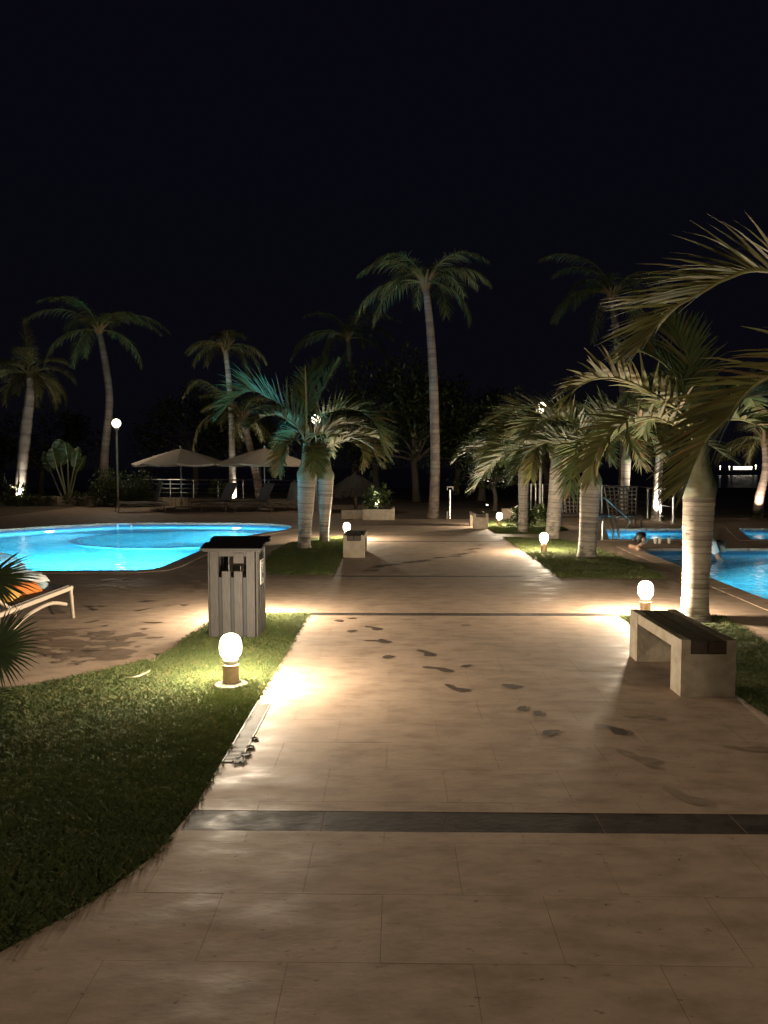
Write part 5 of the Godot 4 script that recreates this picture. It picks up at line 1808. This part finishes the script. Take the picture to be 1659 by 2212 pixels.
# ---------------------------------------------------------------- plants and dark background
func build_background() -> void:
	# fan palm reaching in at the left edge
	rng.seed = 55
	var b := Vector3(-2.78, 0, -4.75)
	var t := thing("fan_palm", "low fan palm spreading stiff narrow leaves over the lawn's left edge", "palm", b)
	var mb := MB.new()
	for k in 8:
		mb.col = Color(0.1, 0.08, 0.05) * rng.randf_range(0.8, 1.2)
		mb.tube(PackedVector3Array([Vector3(0, -0.02 + k * 0.04, 0), Vector3(0, 0.03 + k * 0.04, 0)]), PackedFloat32Array([0.075, 0.06]), 9)
	part("trunk", mb, M.bark, t)
	var crown := Vector3(0, 0.32, 0)
	fan_leaf(at_z(-14, 1405, -4.75) - b, Vector3(1, 0.05, 0.15).normalized(), Vector3(0.05, 0.55, 0.85).normalized(), 0.34, 34, 190, crown, t)
	fan_leaf(at_z(-25, 1250, -4.6) - b, Vector3(1, -0.25, 0.1).normalized(), Vector3(0.1, 0.75, 0.6).normalized(), 0.32, 34, 180, crown, t)
	fan_leaf(at_z(-90, 1520, -4.4) - b, Vector3(0.9, -0.3, 0.5).normalized(), Vector3(0.1, 0.9, 0.4).normalized(), 0.34, 34, 190, crown, t)
	fan_leaf(Vector3(-0.35, 0.75, -0.1), Vector3(-0.8, 0.4, 0.1).normalized(), Vector3(0.3, 0.9, 0.3).normalized(), 0.36, 30, 200, crown, t)
	fan_leaf(Vector3(-0.1, 0.85, -0.35), Vector3(-0.1, 0.5, -0.9).normalized(), Vector3(0, 0.9, 0.3).normalized(), 0.36, 30, 200, crown, t)
	shrub(Vector3(-2.25, 0, -3.75), Vector3(0.62, 0.42, 0.7), "small glossy shrub at the lawn's left edge before the fan palm", 61, Vector2(0.035, 0.022), LEAF_GREEN, 12, 130)
	# garden behind the left pool
	b = at_z(145, 1076, -34.2); b.y = 0.0
	t = thing("travellers_palm", "paddle-leaved fan of big banana-like leaves beside the low dark wall", "plant", b)
	rng.seed = 62
	var tips := [[[122, 1075], [110, 1020], [98, 975], 0.2], [[130, 1075], [122, 1010], [112, 968], 0.25], [[136, 1075], [131, 1005], [128, 948], 0.3], [[145, 1075], [146, 1000], [140, 955], 0.3], [[155, 1075], [160, 1010], [170, 965], 0.18], [[158, 1075], [165, 1020], [185, 985], 0.14]]
	for q in tips:
		mb = MB.new()
		var f := b + Vector3(rng.randf_range(-0.15, 0.15), 0, rng.randf_range(-0.1, 0.1)) - b
		var m := at_z(q[1][0], q[1][1], -34.2 + rng.randf_range(-0.2, 0.3)) - b
		var e := at_z(q[2][0], q[2][1], -34.0 + rng.randf_range(-0.3, 0.4)) - b
		mb.col = Color(0.2, 0.2, 0.1)
		mb.tube(PackedVector3Array([f, f.lerp(m, 0.5), m, m.lerp(e, 0.6), e]), PackedFloat32Array([0.06, 0.045, 0.03, 0.018, 0.006]), 6)
		var d := (e - m).normalized()
		var sd := d.cross(Vector3(0.2, 0.1, 1)).normalized()
		var segs := 12
		for side in [-1.0, 1.0]:
			for k in segs:
				var u0 := float(k) / segs
				var u1 := (k + 0.94) / segs
				var w0: float = q[3] * pow(sin(PI * clampf(u0 * 0.92 + 0.05, 0, 1)), 0.6) * 1.25
				var w1: float = q[3] * pow(sin(PI * clampf(u1 * 0.92 + 0.05, 0, 1)), 0.6) * 1.25
				var a0 := m.lerp(e, u0)
				var a1 := m.lerp(e, u1)
				mb.col = Color(0.05, 0.075, 0.024) * rng.randf_range(0.8, 1.25)
				var lift := Vector3(0, 0, 0.06)
				mb.quad(a0, a1, a1 + sd * side * w1 + lift * rng.randf_range(0.3, 1.2), a0 + sd * side * w0 + lift * rng.randf_range(0.3, 1.2))
		part("leaf", mb, M.leaf, t)
	t = thing("low_wall", "low dark stone wall of the planting bed left of the bush", "wall", Vector3.ZERO)
	for k in 12:
		mb = MB.new()
		var p := at_z(-40 + k * 22, 1085, -33.2 + k * 0.05)
		mb.box(Vector3(p.x, 0.17, p.z), Vector3(0.43, 0.4, 0.3), 0.015)
		part("wall_block", mb, M.wallstone, t)
	shrub(at_z(262, 1090, -31.6) * Vector3(1, 0, 1), Vector3(3.0, 1.75, 1.8), "wide dark bush in front of the tall globe lamp", 63, Vector2(0.11, 0.07), LEAF_GREEN, 34, 150)
	for q in [[20, 1098, 1.6, 0.5, "low dark hedge plant below the plump feather palm"], [90, 1098, 1.8, 0.45, "low dark hedge plant between the feather palm and the paddle-leaved plant"], [165, 1096, 1.6, 0.5, "low dark hedge plant below the paddle-leaved plant"]]:
		shrub(at_z(q[0], q[1], -32.6) * Vector3(1, 0, 1), Vector3(q[2], q[3], 0.8), q[4], 64 + int(q[0]), Vector2(0.08, 0.05), LEAF_GREEN, 14, 90).set_meta("group", "low hedge plants by the left wall")
	shrub(at_z(40, 1088, -34.2) * Vector3(1, 0, 1) + Vector3(0, 0, 0.35), Vector3(1.5, 1.2, 0.8), "spiky plant lit white at the foot of the feather palm", 66, Vector2(0.4, 0.06), LEAF_GREEN, 9, 16)
	shrub(at_z(472, 1090, -33.7) * Vector3(1, 0, 1), Vector3(0.9, 1.35, 0.5), "lit yellowish shrub at the foot of the straight banded palm", 67, Vector2(0.2, 0.13), LEAF_GREEN, 14, 40)
	b = gp(818, 1123) + Vector3(-0.05, 0.24, -0.55)
	shrub(b, Vector3(0.75, 1.0, 0.8), "upright shrub in the trough planter, lit glaring white from below", 68, Vector2(0.14, 0.09), LEAF_GREEN, 14, 50)
	shrub(gp(1128, 1141), Vector3(0.75, 0.6, 0.6), "small leafy bush between the slim palm and the short stone wall", 69, Vector2(0.1, 0.065), LEAF_GREEN, 14, 70)
	shrub(gp(1180, 1128), Vector3(1.1, 0.55, 0.8), "low dark shrub behind the brightly lit palm", 70, Vector2(0.1, 0.06), LEAF_GREEN, 12, 80)
	shrub(at_z(1655, 1120, -24.6) * Vector3(1, 0, 1), Vector3(0.8, 0.22, 0.5), "low pale ground plant at the foot of the short curved palm", 71, Vector2(0.13, 0.1), LEAF_GREEN, 9, 26)
	broad_tree(at_z(1069, 1095, -29.0) * Vector3(1, 0, 1), 3.3, 1.2, "small slender tree with pale lit leaves behind the far bench", 72, 22, 110, Vector2(0.16, 0.09), LEAF_GREEN, 0.09, "small_tree")
	# uplights
	var up := func(x: float, y: float, z: float, dx: float, e: float, aim: Vector3, label: String, ang: float) -> void:
		var p := at_z(x, y, z)
		p.y = 0.0
		uplight(p + Vector3(dx, 0, 0.4), p + aim, e, label, ang)
	up.call(40, 1090, -34.5, 0.25, 8.0, Vector3(0, 1.5, 0), "small spotlight at the foot of the feather palm", 36.0)
	up.call(504, 1090, -34.0, 0.1, 9.0, Vector3(0, 0.75, 0), "small spotlight at the foot of the straight banded palm", 38.0)
	up.call(1418, 1124, -23.4, 0.05, 13.0, Vector3(0.02, 0.75, 0), "small spotlight at the foot of the slender white-lit palm", 38.0)
	up.call(1640, 1115, -25.4, -0.25, 5.0, Vector3(0, 0.9, 0), "small spotlight at the foot of the short curved palm", 38.0)
	uplight(gp(1052, 1098) * Vector3(1, 0, 1), at_z(1069, 980, -29.0), 7.0, "small spotlight aimed at the slender pale-leaved tree", 34.0)
	b = gp(818, 1123) + Vector3(-0.05, 0.24, -0.2)
	uplight(b, b + Vector3(-0.05, 0.9, -0.3), 5.0, "small spotlight inside the trough planter", 30.0)
	# thatched shelter
	b = at_z(768, 1095, -28.2) * Vector3(1, 0, 1)
	t = thing("thatched_shelter", "low dark thatched shelter beyond the twin palms", "shelter", b)
	mb = MB.new()
	mb.col = Color(0.12, 0.09, 0.06)
	mb.bar(Vector3(0, -0.03, 0), Vector3(0, 1.3, 0), 0.06, 8)
	part("post", mb, M.bark, t)
	rng.seed = 80
	mb = MB.new()
	for k in 900:
		var a := rng.randf() * TAU
		var u := pow(rng.randf(), 0.6)
		var d := Vector3(cos(a), 0, sin(a))
		var p := d * 1.15 * u + Vector3(0, 1.45 - 0.75 * u, 0)
		mb.col = Color(0.028, 0.022, 0.015) * rng.randf_range(0.6, 1.3)
		var q := p + d * 0.25 + Vector3(0, -0.2, 0)
		var s := Vector3(-d.z, 0, d.x) * 0.03
		mb.quad(p - s, p + s, q + s, q - s)
	part("thatch", mb, M.thatch, t)
	# dark trees behind
	var kinds := ["dark broadleaf tree behind the coconut palm at the path's end", "dark broadleaf tree behind the twin palms", "dark broadleaf tree behind the slender pale-leaved tree", "dark broadleaf tree behind the parasols", "dark broadleaf tree behind the feather palm", "dark broadleaf tree behind the straight banded palm", "dark broadleaf tree between the two tall coconut palms", "dark broadleaf tree behind the right-hand palm row"]
	var xs := [[900, -37.0, 7.0, 2.8], [815, -40.0, 7.5, 3.0], [1040, -38.0, 5.6, 2.6], [420, -46.0, 6.5, 3.5], [90, -48.0, 6.0, 3.5], [560, -44.0, 7.0, 3.2], [985, -46.0, 8.0, 3.4], [1180, -44.0, 6.0, 3.2]]
	for k in xs.size():
		var q: Array = xs[k]
		broad_tree(at_z(q[0], 1090, q[1]) * Vector3(1, 0, 1), q[2], q[3], kinds[k], 400 + 7 * k, 30, 120, Vector2(0.26, 0.15), LEAF_GREEN, 0.2)
	# far pier with a row of lamps
	var z := -170.0
	t = thing("pier", "far pier with a row of small lights on the sea horizon", "pier", at_z(1610, 1009, z) * Vector3(1, 0, 1))
	mb = MB.new()
	mb.box(Vector3(0, 0.9, 0), Vector3(22, 0.3, 3))
	for k in 8: mb.box(Vector3(-9.5 + k * 2.7, 0.35, 0), Vector3(0.3, 0.9, 0.3))
	part("deck", mb, M.bench_wood, t)
	for k in 14:
		mb = MB.new()
		var x := lerpf(1585, 1624, k / 13.0)
		mb.lathe(at_z(x, 1008.5, z) - t.position, [[0.0, -0.1], [0.09, -0.05], [0.1, 0.05], [0.0, 0.11]], 8)
		mb.box(at_z(x, 1008.5, z) - t.position - Vector3(0, 0.35, 0), Vector3(0.05, 0.55, 0.05))
		part("pier_lamp", mb, M.far_bulb, t)
	for q in [[1633, 1006, 0.2], [1576, 1008, 0.16], [1556, 1007, 0.13], [1651, 1005.5, 0.16]]:
		mb = MB.new()
		mb.lathe(at_z(q[0], q[1], z) - t.position, [[0.0, -q[2]], [q[2], 0.0], [0.0, q[2]]], 10)
		mb.box(at_z(q[0], q[1], z) - t.position - Vector3(0, 0.45, 0), Vector3(0.05, 0.7, 0.05))
		part("pier_lamp", mb, M.far_bulb, t)
